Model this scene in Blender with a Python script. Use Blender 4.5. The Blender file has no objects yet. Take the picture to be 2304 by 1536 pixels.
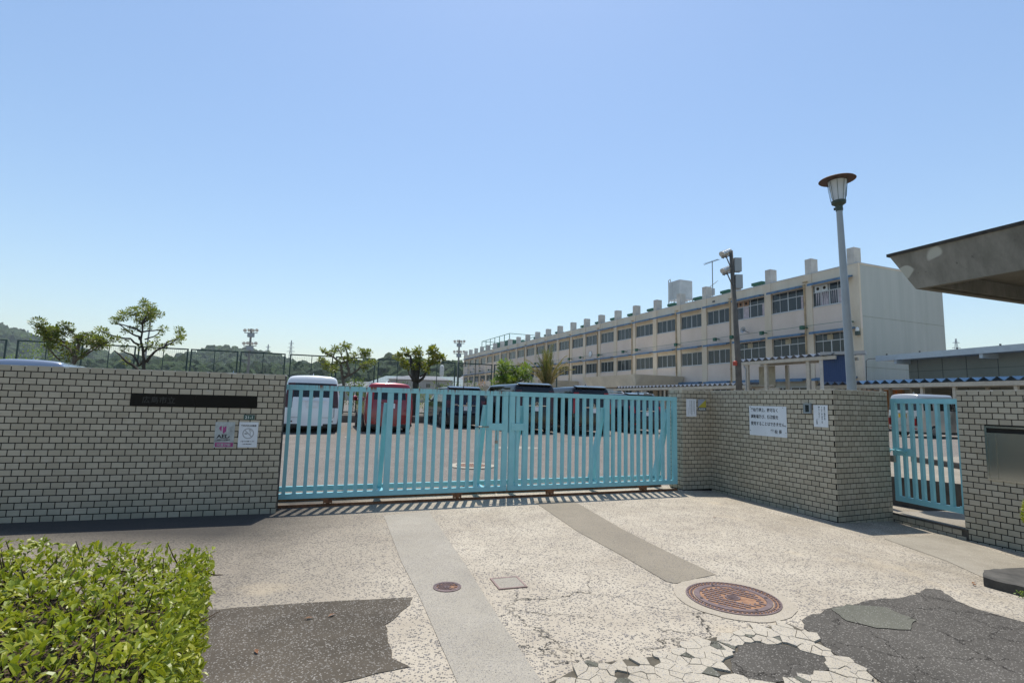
import bpy, bmesh, math, random
from mathutils import Vector, Matrix, noise
R = math.radians
random.seed(7)
SC = bpy.context.scene
COL = SC.collection

# ------------------------------------------------------------------ camera
cam = bpy.data.cameras.new('camera')
cam.sensor_width = 36.0
cam.lens = 1180 / 2304 * 36
cam.clip_start = 0.05
cam.clip_end = 6000
camo = bpy.data.objects.new('camera', cam)
COL.objects.link(camo)
camo.matrix_world = (Matrix.Translation((0, 0, 1.42)) @ Matrix.Rotation(R(90 + 6.457), 4, 'X')
                     @ Matrix.Rotation(R(1.475), 4, 'Z'))
SC.camera = camo

# ------------------------------------------------------------------ sky, sun, exposure
SUN_EL, SUN_ROT = 70.0, 0.0           # the sun stands ahead of the camera, high up
world = bpy.data.worlds.new('World')
SC.world = world
world.use_nodes = True
wn = world.node_tree
wn.nodes.clear()
sky = wn.nodes.new('ShaderNodeTexSky')
sky.sky_type = 'NISHITA'
sky.sun_disc = False
sky.sun_elevation = R(SUN_EL)
sky.sun_rotation = R(SUN_ROT)
sky.altitude = 0
sky.air_density = 1.4
sky.dust_density = 0.6
sky.ozone_density = 4.2
bg = wn.nodes.new('ShaderNodeBackground')
bg.inputs['Strength'].default_value = 0.15
wo = wn.nodes.new('ShaderNodeOutputWorld')
wn.links.new(sky.outputs[0], bg.inputs[0])
wn.links.new(bg.outputs[0], wo.inputs[0])
sl = bpy.data.lights.new('sun', 'SUN')
sl.energy = 4.9
sl.angle = R(0.53)
sl.color = (1.0, 0.955, 0.88)
so = bpy.data.objects.new('sun', sl)
COL.objects.link(so)
so.rotation_euler = (R(-(90 - SUN_EL)), 0, R(-SUN_ROT))
SC.view_settings.view_transform = 'Standard'
SC.view_settings.look = 'None'
SC.view_settings.gamma = 1
SC.view_settings.use_curve_mapping = False
SC.view_settings.exposure = 0.0

# ------------------------------------------------------------------ materials
MATS = {}
class NT:
    def __init__(self, name):
        m = bpy.data.materials.new(name)
        m.use_nodes = True
        self.m = m
        self.t = m.node_tree
        self.b = self.t.nodes['Principled BSDF']
        MATS[name] = m
    def n(self, typ, **kw):
        nd = self.t.nodes.new('ShaderNode' + typ)
        for k, v in kw.items():
            if k.startswith('i_'):
                nd.inputs[k[2:].replace('_', ' ')].default_value = v
            else:
                setattr(nd, k, v)
        return nd
    def l(self, a, b):
        self.t.links.new(a, b)
    def pos(self, scale=(1, 1, 1), kind='world'):
        mp = self.n('Mapping')
        mp.inputs['Scale'].default_value = scale
        if kind == 'world':
            self.l(self.n('NewGeometry').outputs['Position'], mp.inputs[0])
        else:
            self.l(self.n('TexCoord').outputs['Object'], mp.inputs[0])
        return mp.outputs[0]
    def noise(self, vec, scale, detail=4, rough=.6, dist=0):
        nd = self.n('TexNoise')
        nd.inputs['Scale'].default_value = scale
        nd.inputs['Detail'].default_value = detail
        nd.inputs['Roughness'].default_value = rough
        nd.inputs['Distortion'].default_value = dist
        self.l(vec, nd.inputs['Vector'])
        return nd.outputs[0]
    def ramp(self, val, p0, p1, c0=0.0, c1=1.0):
        nd = self.n('MapRange')
        nd.inputs[1].default_value = p0
        nd.inputs[2].default_value = p1
        nd.inputs[3].default_value = c0
        nd.inputs[4].default_value = c1
        self.l(val, nd.inputs[0])
        return nd.outputs[0]
    def mix(self, fac, a, b, mode='MIX'):
        nd = self.n('MixRGB', blend_type=mode)
        for v, i in ((fac, 0), (a, 1), (b, 2)):
            if hasattr(v, 'links'):
                self.l(v, nd.inputs[i])
            elif i == 0:
                nd.inputs[0].default_value = v
            else:
                nd.inputs[i].default_value = (*v, 1)
        return nd.outputs[0]
    def math(self, op, a, b=None):
        nd = self.n('Math', operation=op)
        for v, i in ((a, 0), (b, 1)):
            if v is None:
                continue
            if hasattr(v, 'links'):
                self.l(v, nd.inputs[i])
            else:
                nd.inputs[i].default_value = v
        return nd.outputs[0]
    def sep(self, vec):
        nd = self.n('SeparateXYZ')
        self.l(vec, nd.inputs[0])
        return nd.outputs
    def col(self, c):
        if hasattr(c, 'links'):
            self.l(c, self.b.inputs['Base Color'])
        else:
            self.b.inputs['Base Color'].default_value = (*c, 1)
    def bump(self, h, strength, dist):
        nd = self.n('Bump')
        nd.inputs['Strength'].default_value = strength
        nd.inputs['Distance'].default_value = dist
        self.l(h, nd.inputs['Height'])
        self.l(nd.outputs[0], self.b.inputs['Normal'])
    def set(self, **kw):
        for k, v in kw.items():
            self.b.inputs[k.replace('_', ' ')].default_value = v
    def rnd(self):
        a = self.n('ObjectInfo').outputs['Random']
        g = self.n('NewGeometry').outputs['Random Per Island']
        return self.math('FRACT', self.math('ADD', a, g))

def plain(name, c, rough=.6, metal=0.0, var=0.0, vscale=3.0, bump=0.0, bscale=40, **kw):
    t = NT(name)
    t.set(Roughness=rough, Metallic=metal, **kw)
    if var > 0:
        n = t.noise(t.pos(), vscale, 5, .65)
        f = t.ramp(n, .3, .7)
        lo = tuple(v * (1 - var) for v in c)
        hi = tuple(min(1, v * (1 + var * .6)) for v in c)
        t.col(t.mix(f, lo, hi))
    else:
        t.col(c)
    if bump > 0:
        t.bump(t.noise(t.pos(), bscale, 4, .6), bump, .004)
    return t.m

# glazed cream tiles, each a little different, dirt washed down from the joints
t = NT('tile')
r = t.rnd()
base = t.mix(r, (0.355, 0.310, 0.228), (0.45, 0.40, 0.305))
d = t.ramp(t.noise(t.pos((3, 3, 9)), 2.2, 6, .7), .42, .72)
base = t.mix(t.math('MULTIPLY', d, .45), base, (0.27, 0.245, 0.19))
z = t.sep(t.pos())[2]
low = t.math('MULTIPLY', t.ramp(z, .45, -.1), t.ramp(t.noise(t.pos(), 2.5, 4), .35, .6))
base = t.mix(t.math('MULTIPLY', low, .6), base, (0.19, 0.21, 0.17))
wh = t.ramp(t.noise(t.pos(), 5.0, 6, .75), .63, .70)
base = t.mix(t.math('MULTIPLY', wh, .55), base, (0.50, 0.48, 0.44))
t.col(base)
t.set(Roughness=.42)
t.bump(t.noise(t.pos(), 45, 3), .12, .003)
plain('mortar', (0.016, 0.014, 0.011), .95, var=.4, vscale=6)
plain('sunlit_top', (0.60, 0.57, 0.50), .6, var=.25, vscale=4)  # wall tops: sunlight put into the colour, paler than the tiles

# driveway concrete with exposed aggregate
def concrete(name, c_lo, c_hi, speck, thr, sscale, stain=0.0, crack=0.0, roadcrack=0.0):
    t = NT(name)
    p = t.pos()
    f = t.ramp(t.noise(p, 1.3, 7, .7), .3, .72)
    base = t.mix(f, c_lo, c_hi)
    vo = t.n('TexVoronoi')
    vo.inputs['Scale'].default_value = sscale
    vo.inputs['Randomness'].default_value = 1
    t.l(t.pos((1, 1, 1)), vo.inputs['Vector'])
    rv = t.sep(vo.outputs['Color'])[0]
    dens = t.ramp(t.noise(p, 2.1, 5, .7), .3, .7, thr * .45, thr * 1.5)
    sp = t.math('LESS_THAN', rv, dens)
    edge = t.math('LESS_THAN', vo.outputs['Distance'], .55)
    spm = t.math('MULTIPLY', sp, edge)
    g = t.sep(vo.outputs['Color'])[1]
    base = t.mix(t.math('MULTIPLY', spm, .92), base, t.mix(g, speck, tuple(min(1, s * 2.6) for s in speck)))
    base = t.mix(t.math('MULTIPLY', t.ramp(t.noise(p, 170, 3, .7), .42, .72), .42), base, (0.11, 0.10, 0.09))
    base = t.mix(t.math('MULTIPLY', t.ramp(t.noise(p, 260, 2), .60, .70), .5), base, tuple(min(.8, v * 1.45) for v in c_hi))
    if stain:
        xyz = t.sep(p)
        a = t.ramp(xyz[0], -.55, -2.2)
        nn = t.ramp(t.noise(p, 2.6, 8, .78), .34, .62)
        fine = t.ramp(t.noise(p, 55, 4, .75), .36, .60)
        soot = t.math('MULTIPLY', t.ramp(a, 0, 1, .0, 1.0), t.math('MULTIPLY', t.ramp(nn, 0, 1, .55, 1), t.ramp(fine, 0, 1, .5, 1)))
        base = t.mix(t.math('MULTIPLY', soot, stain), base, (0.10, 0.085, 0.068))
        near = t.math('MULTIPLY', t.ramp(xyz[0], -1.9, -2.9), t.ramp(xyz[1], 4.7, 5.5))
        base = t.mix(t.math('MULTIPLY', near, .88), base, (0.05, 0.047, 0.044))  # dark stain at the wall's foot, its cast shadow also deepened in colour
        b = t.math('MULTIPLY', t.ramp(xyz[0], 2.4, 4.6), t.ramp(t.noise(p, 1.1, 6, .7), .38, .62))
        base = t.mix(t.math('MULTIPLY', b, .62), base, (0.20, 0.17, 0.125))
        o = t.ramp(t.noise(p, .9, 3), .60, .72)
        base = t.mix(t.math('MULTIPLY', o, .35), base, (0.52, 0.42, 0.28))
    if crack:
        q = t.n('VectorMath', operation='ADD')
        nz = t.n('TexNoise')
        nz.inputs['Scale'].default_value = 3.2
        nz.inputs['Detail'].default_value = 6
        nz.inputs['Roughness'].default_value = .7
        t.l(p, nz.inputs['Vector'])
        sc = t.n('VectorMath', operation='SCALE')
        sc.inputs['Scale'].default_value = .42
        t.l(nz.outputs['Color'], sc.inputs[0])
        t.l(p, q.inputs[0])
        t.l(sc.outputs[0], q.inputs[1])
        v2 = t.n('TexVoronoi', feature='DISTANCE_TO_EDGE')
        v2.inputs['Scale'].default_value = 1.25
        t.l(q.outputs[0], v2.inputs['Vector'])
        ln = t.ramp(v2.outputs['Distance'], .004, .011, 1, 0)
        xyz = t.sep(p)
        msk = t.math('MULTIPLY', t.ramp(xyz[1], 4.75, 4.3), t.math('MULTIPLY', t.ramp(xyz[0], -.2, .15), t.ramp(xyz[0], 2.5, 1.9)))
        ln = t.math('MULTIPLY', t.math('MULTIPLY', ln, msk), t.ramp(t.noise(p, 2.0, 3), .40, .52))
        base = t.mix(t.math('MULTIPLY', ln, crack), base, (0.03, 0.028, 0.025))
    if roadcrack:
        nz = t.n('TexNoise')
        nz.inputs['Scale'].default_value = 4.0
        nz.inputs['Detail'].default_value = 6
        nz.inputs['Roughness'].default_value = .7
        t.l(p, nz.inputs['Vector'])
        sc = t.n('VectorMath', operation='SCALE')
        sc.inputs['Scale'].default_value = .35
        t.l(nz.outputs['Color'], sc.inputs[0])
        q = t.n('VectorMath', operation='ADD')
        t.l(p, q.inputs[0])
        t.l(sc.outputs[0], q.inputs[1])
        v2 = t.n('TexVoronoi', feature='DISTANCE_TO_EDGE')
        v2.inputs['Scale'].default_value = 2.3
        t.l(q.outputs[0], v2.inputs['Vector'])
        ln = t.math('MULTIPLY', t.ramp(v2.outputs['Distance'], .004, .014, 1, 0), t.ramp(t.noise(p, 1.7, 3), .42, .50))
        base = t.mix(t.math('MULTIPLY', ln, roadcrack), base, (0.014, 0.012, 0.010))
    t.col(base)
    t.set(Roughness=.95, Specular_IOR_Level=.15)
    hb = t.math('ADD', t.math('MULTIPLY', vo.outputs['Distance'], .6), t.noise(p, 120, 3))
    t.bump(hb, .5, .006)
    return t.m
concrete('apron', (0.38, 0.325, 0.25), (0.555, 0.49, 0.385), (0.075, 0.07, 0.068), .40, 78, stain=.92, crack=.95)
concrete('strip_light', (0.335, 0.30, 0.24), (0.43, 0.39, 0.32), (0.13, 0.12, 0.11), .34, 170)
concrete('strip_brown', (0.255, 0.22, 0.165), (0.33, 0.285, 0.215), (0.10, 0.09, 0.08), .3, 140)
concrete('patch_dark', (0.055, 0.046, 0.034), (0.125, 0.104, 0.078), (0.14, 0.13, 0.115), .22, 120)
concrete('yard_asphalt', (0.175, 0.155, 0.132), (0.255, 0.228, 0.198), (0.07, 0.065, 0.06), .45, 55)
concrete('road_asphalt', (0.055, 0.050, 0.042), (0.11, 0.10, 0.085), (0.13, 0.12, 0.105), .2, 130, roadcrack=.9)
concrete('grey_patch', (0.105, 0.104, 0.08), (0.15, 0.147, 0.115), (0.12, 0.115, 0.10), .2, 140, roadcrack=.8)
concrete('smooth_cement', (0.25, 0.22, 0.17), (0.38, 0.34, 0.27), (0.2, 0.18, 0.15), .06, 90)
concrete('chip', (0.40, 0.35, 0.27), (0.53, 0.475, 0.38), (0.16, 0.15, 0.14), .2, 120)
concrete('smooth_patch', (0.37, 0.32, 0.245), (0.48, 0.42, 0.33), (0.2, 0.18, 0.16), .12, 130)
concrete('landing', (0.24, 0.21, 0.165), (0.36, 0.32, 0.26), (0.1, 0.09, 0.08), .12, 80)
plain('soil', (0.10, 0.085, 0.06), .95, var=.5, vscale=9, bump=.8, bscale=60)
plain('field', (0.30, 0.26, 0.19), .95, var=.25, vscale=.2)
plain('dark_or_shaded_concrete', (0.085, 0.078, 0.066), .95, var=.5, vscale=5, bump=.5, bscale=25)  # dark concrete, also step faces whose shade is put into the colour

def aqua(name, rust):
    t = NT(name)
    n = t.ramp(t.noise(t.pos(), 6, 5), .3, .7)
    base = t.mix(n, (0.215, 0.50, 0.55), (0.265, 0.56, 0.60))
    sp = t.ramp(t.noise(t.pos(), 55, 3), .70, .76)
    base = t.mix(t.math('MULTIPLY', sp, .6), base, (0.10, 0.08, 0.055))
    if rust:
        st = t.ramp(t.noise(t.pos((34, 34, 1.2)), 1.0, 4, .6), .50, .60)
        big = t.ramp(t.noise(t.pos((2.2, 2.2, 0.3)), 1.0, 3), .40, .56)
        zz = t.ramp(t.sep(t.pos())[2], 1.50, 1.555)
        f = t.math('MULTIPLY', t.math('MULTIPLY', st, big), t.ramp(zz, 0, 1, .15, 1))
        base = t.mix(t.math('MINIMUM', t.math('MULTIPLY', f, 1.3), 1.0), base, (0.16, 0.055, 0.018))
    t.col(base)
    t.set(Roughness=.38)
aqua('gate_paint', False)
aqua('gate_paint_rusty', True)
t = NT('rust')
t.col(t.mix(t.ramp(t.noise(t.pos(), 18, 5), .3, .7), (0.09, 0.042, 0.02), (0.27, 0.115, 0.045)))
t.set(Roughness=.85)
plain('old_metal', (0.30, 0.28, 0.25), .45, .8, var=.3)
plain('steel_dark', (0.12, 0.075, 0.06), .6, .5, var=.3, vscale=20)
t = NT('manhole')
t.col(t.mix(t.ramp(t.noise(t.pos(), 14, 5), .35, .65), (0.13, 0.09, 0.085), (0.19, 0.135, 0.128)))
t.set(Roughness=.55, Metallic=.35)
t = NT('manhole_rust')
t.col(t.mix(t.ramp(t.noise(t.pos(), 25, 4), .35, .65), (0.22, 0.11, 0.06), (0.34, 0.19, 0.105)))
t.set(Roughness=.9)
plain('black_hole', (0.008, 0.008, 0.008), .9)
plain('lid_frame', (0.27, 0.19, 0.165), .6, .3, var=.3, vscale=15)

plain('black_plate', (0.004, 0.004, 0.004), .3, Specular_IOR_Level=.15)
plain('engraving', (0.012, 0.013, 0.012), .5)
plain('green_plate', (0.035, 0.085, 0.07), .4)
plain('white_print', (0.62, 0.66, 0.62), .5)
plain('sign_white', (0.66, 0.69, 0.72), .35, var=.08, vscale=5)
plain('ink', (0.012, 0.013, 0.018), .5)
plain('ink_grey', (0.36, 0.37, 0.38), .5)
plain('pink', (0.36, 0.055, 0.20), .5, var=.35, vscale=20)
plain('faded_paper', (0.40, 0.43, 0.42), .6, var=.4, vscale=14)
plain('sticker_blue', (0.30, 0.34, 0.40), .4)
plain('sticker_yellow', (0.42, 0.36, 0.05), .4)
plain('sticker_grey', (0.10, 0.11, 0.115), .4)
plain('intercom_grey', (0.26, 0.30, 0.33), .35, .3)
plain('screen_black', (0.008, 0.01, 0.012), .1)
plain('stainless', (0.40, 0.42, 0.40), .13, 1.0)
plain('pole_grey', (0.33, 0.37, 0.39), .45, var=.12, vscale=2)
plain('lamp_rust', (0.085, 0.045, 0.032), .7, var=.4, vscale=14)
plain('lamp_green', (0.045, 0.07, 0.055), .6, var=.3, vscale=10)
t = NT('lamp_glass')
t.col((0.72, 0.75, 0.74))
t.set(Roughness=.35, Transmission_Weight=.35)

t = NT('old_concrete')
p = t.pos()
n1 = t.ramp(t.noise(t.pos((1, 1, .35)), 3.0, 7, .7), .3, .7)
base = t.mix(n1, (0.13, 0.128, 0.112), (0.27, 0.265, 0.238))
sp = t.ramp(t.noise(p, 13, 6, .75), .64, .70)
base = t.mix(t.math('MULTIPLY', sp, .9), base, (0.03, 0.03, 0.026))
lp = t.ramp(t.noise(t.pos(), 2.3, 1), .66, .69)
base = t.mix(t.math('MULTIPLY', lp, .8), base, (0.46, 0.48, 0.44))
t.col(base)
t.set(Roughness=.9)
t.bump(t.noise(p, 30, 5), .4, .006)
plain('moss_edge', (0.045, 0.042, 0.036), .95, var=.5, vscale=12)
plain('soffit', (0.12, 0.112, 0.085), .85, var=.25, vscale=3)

t = NT('school_wall')
n1 = t.ramp(t.noise(t.pos((.8, .8, .25)), 1.1, 7, .72), .3, .7)
base = t.mix(n1, (0.58, 0.485, 0.355), (0.70, 0.61, 0.475))
rs = t.ramp(t.noise(t.pos((2.2, 2.2, .22)), 1.0, 6, .75), .60, .72)
base = t.mix(t.math('MULTIPLY', rs, .5), base, (0.40, 0.27, 0.13))
t.col(base); t.set(Roughness=.9)
t = NT('school_panel')
n1 = t.ramp(t.noise(t.pos((.5, .5, .3)), 1.0, 6, .7), .3, .7)
base = t.mix(n1, (0.62, 0.515, 0.42), (0.71, 0.60, 0.51))
rs = t.ramp(t.noise(t.pos((2.2, 2.2, .22)), 1.0, 6, .75), .62, .74)
base = t.mix(t.math('MULTIPLY', rs, .35), base, (0.42, 0.30, 0.17))
t.col(base); t.set(Roughness=.9)
t = NT('school_end')
n1 = t.ramp(t.noise(t.pos((1.6, 1.6, .12)), 1.0, 7, .72), .3, .7)
base = t.mix(n1, (0.40, 0.415, 0.375), (0.48, 0.49, 0.445))
ms = t.ramp(t.noise(t.pos((.35, .35, .25)), 1.0, 5, .7), .58, .70)
base = t.mix(t.math('MULTIPLY', ms, .3), base, (0.33, 0.35, 0.25))
t.col(base); t.set(Roughness=.9)
plain('post_white', (0.55, 0.52, 0.46), .85, var=.25, vscale=.9)
plain('awning_blue', (0.09, 0.18, 0.29), .7, var=.35, vscale=2.5)
plain('alu', (0.46, 0.47, 0.47), .4, .3)
t = NT('window_glass')
t.col(t.mix(t.rnd(), (0.022, 0.030, 0.034), (0.035, 0.045, 0.052)))
t.set(Roughness=.04, Specular_IOR_Level=.42)
plain('curtain', (0.50, 0.44, 0.46), .9, var=.3, vscale=6)
plain('fan_panel', (0.62, 0.66, 0.68), .5)
plain('fan_panel_brown', (0.30, 0.17, 0.10), .6)
plain('pipe_beige', (0.48, 0.36, 0.21), .8, var=.45, vscale=2)
plain('green_metal', (0.02, 0.11, 0.065), .55, var=.25)
plain('green_net', (0.03, 0.17, 0.12), .6)
plain('tank_white', (0.52, 0.54, 0.53), .5, var=.18, vscale=.8)
plain('dark_wire', (0.05, 0.05, 0.05), .6)
plain('speaker_grey', (0.36, 0.36, 0.35), .5)
plain('clock_white', (0.75, 0.76, 0.74), .4)
plain('roof_blue', (0.06, 0.135, 0.25), .35, var=.3, vscale=2)
plain('roof_grey', (0.15, 0.175, 0.21), .35, var=.35, vscale=3)
plain('panel_blue', (0.022, 0.062, 0.17), .55)
plain('frame_beige', (0.52, 0.46, 0.36), .6, var=.2)
plain('panel_cream', (0.42, 0.37, 0.26), .7, var=.15)
plain('gym_wall', (0.25, 0.25, 0.20), .85, var=.12, vscale=.6)
plain('gym_low', (0.30, 0.27, 0.19), .85, var=.15, vscale=.6)
plain('gym_roof', (0.46, 0.50, 0.50), .5, var=.1)
plain('door_wood', (0.42, 0.17, 0.035), .5, var=.3, vscale=2)
plain('louver_dark', (0.045, 0.045, 0.04), .6)
plain('porch_cream', (0.62, 0.55, 0.43), .85, var=.18, vscale=.7)
plain('concrete_pole', (0.115, 0.105, 0.09), .85, var=.3, vscale=3)
plain('far_pole', (0.22, 0.21, 0.19), .8)
plain('flood_silver', (0.62, 0.63, 0.60), .3, .6)
plain('box_grey', (0.30, 0.33, 0.34), .5)
plain('fence_green', (0.012, 0.04, 0.035), .5)
plain('wire_green', (0.05, 0.09, 0.085), .5)
plain('red_lamp', (0.40, 0.045, 0.02), .4)
plain('pylon_grey', (0.30, 0.33, 0.34), .6)
plain('house_wall', (0.42, 0.40, 0.37), .85, var=.15, vscale=.3)
plain('house_roof', (0.16, 0.17, 0.185), .7, var=.2, vscale=.5)
plain('house_roof_pale', (0.18, 0.25, 0.26), .7)
plain('house_window', (0.04, 0.05, 0.06), .1)
plain('planter_stone', (0.13, 0.12, 0.10), .9, var=.35, vscale=4, bump=.5, bscale=20)

def leafmat(name, c1, c2, c3, rough=.42):
    t = NT(name)
    r = t.rnd()
    a = t.mix(t.ramp(r, 0, .6), c1, c2)
    a = t.mix(t.ramp(r, .72, 1.0), a, c3)
    # the underside is paler
    bf = t.n('NewGeometry').outputs['Backfacing']
    a = t.mix(t.math('MULTIPLY', bf, .3), a, tuple(min(1, v * 1.4) for v in c2))
    t.col(a)
    t.set(Roughness=rough)
    tr = t.n('BsdfTranslucent')
    t.l(t.mix(.45, a, (0.42, 0.50, 0.03)), tr.inputs['Color'])
    ms = t.n('MixShader')
    ms.inputs[0].default_value = .34
    out = t.t.nodes['Material Output']
    t.l(t.b.outputs[0], ms.inputs[1])
    t.l(tr.outputs[0], ms.inputs[2])
    t.l(ms.outputs[0], out.inputs[0])
leafmat('hedge_leaf', (0.085, 0.14, 0.010), (0.24, 0.27, 0.012), (0.40, 0.37, 0.025))
leafmat('bush_leaf', (0.05, 0.10, 0.015), (0.14, 0.20, 0.02), (0.22, 0.26, 0.03))
leafmat('tree_leaf', (0.06, 0.10, 0.02), (0.17, 0.205, 0.035), (0.27, 0.25, 0.06))
leafmat('tree_leaf_dark', (0.03, 0.06, 0.012), (0.085, 0.125, 0.018), (0.19, 0.12, 0.03))
leafmat('tree_leaf_yellow', (0.08, 0.12, 0.02), (0.20, 0.22, 0.03), (0.36, 0.26, 0.02))
leafmat('shrub_leaf', (0.05, 0.12, 0.02), (0.13, 0.23, 0.025), (0.21, 0.28, 0.03), .5)
leafmat('shrub_leaf_dark', (0.022, 0.065, 0.016), (0.06, 0.125, 0.02), (0.10, 0.17, 0.025), .5)
leafmat('red_leaf', (0.30, 0.055, 0.04), (0.42, 0.12, 0.07), (0.20, 0.15, 0.03), .5)
leafmat('palm_leaf', (0.035, 0.07, 0.015), (0.12, 0.13, 0.03), (0.30, 0.21, 0.08), .5)
leafmat('palm_dry', (0.24, 0.16, 0.06), (0.38, 0.27, 0.12), (0.14, 0.13, 0.03), .6)
plain('bark', (0.045, 0.038, 0.028), .95, var=.5, vscale=8, bump=.6, bscale=40)
plain('bark_pale', (0.13, 0.105, 0.075), .95, var=.5, vscale=8)
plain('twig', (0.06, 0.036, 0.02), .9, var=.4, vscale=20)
plain('dry_leaf', (0.20, 0.085, 0.03), .7, var=.4, vscale=30)
t = NT('wood_far')
r = t.rnd()
base = t.mix(r, (0.020, 0.052, 0.010), (0.060, 0.115, 0.016))
base = t.mix(t.ramp(t.noise(t.pos(), .55, 5, .75), .40, .66), t.mix(.45, base, (0.006, 0.014, 0.005)), base)
t.col(base); t.set(Roughness=.9)
t.bump(t.noise(t.pos(), .9, 5, .75), 1.0, 1.6)

def paint(name, c, metal=.0, rough=.25):
    t = NT(name)
    t.col(c)
    t.set(Metallic=metal, Roughness=rough, Coat_Weight=1.0, Coat_Roughness=.03)
paint('car_white', (0.72, 0.73, 0.74))
paint('car_red', (0.22, 0.006, 0.012), .25)
paint('car_navy', (0.003, 0.006, 0.018), .1)
paint('car_black', (0.002, 0.0025, 0.005), .0)
for _k in ('car_black', 'car_navy'):
    MATS[_k].node_tree.nodes['Principled BSDF'].inputs['Specular IOR Level'].default_value = 0.0
paint('car_silver', (0.30, 0.34, 0.40), .6, .3)
paint('car_silver_warm', (0.46, 0.45, 0.42), .5, .3)
plain('car_glass', (0.004, 0.005, 0.006), .03, Specular_IOR_Level=.5)
plain('tail_red', (0.30, 0.010, 0.010), .12)
plain('tail_smoke', (0.06, 0.012, 0.012), .12)
plain('rubber', (0.014, 0.014, 0.014), .85)
plain('rim', (0.30, 0.30, 0.31), .3, .9)
plain('chrome', (0.75, 0.75, 0.76), .08, 1.0)
plain('car_trim', (0.015, 0.015, 0.016), .5)
plain('plate_white', (0.72, 0.73, 0.74), .4)
plain('plate_yellow', (0.72, 0.42, 0.02), .4)

# ------------------------------------------------------------------ object helpers
def props(o, label=None, cat=None, group=None, kind=None):
    if label: o['label'] = label
    if cat: o['category'] = cat
    if group: o['group'] = group
    if kind: o['kind'] = kind
    return o
def thing(name, label, cat, loc=(0, 0, 0), rz=0.0, group=None):
    o = bpy.data.objects.new(name, None)
    o.empty_display_size = .2
    COL.objects.link(o)
    o.location = loc
    o.rotation_euler = (0, 0, rz)
    return props(o, label, cat, group)
def mobj(name, me, parent=None, loc=(0, 0, 0), rot=(0, 0, 0), scale=None):
    o = bpy.data.objects.new(name, me)
    COL.objects.link(o)
    if parent is not None:
        o.parent = parent
    o.location = loc
    o.rotation_euler = rot
    if scale: o.scale = scale
    return o
def copy_tree(o, parent=None):
    c = o.copy()
    COL.objects.link(c)
    c.parent = parent
    for ch in list(o.children):
        copy_tree(ch, c)
    return c

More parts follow.
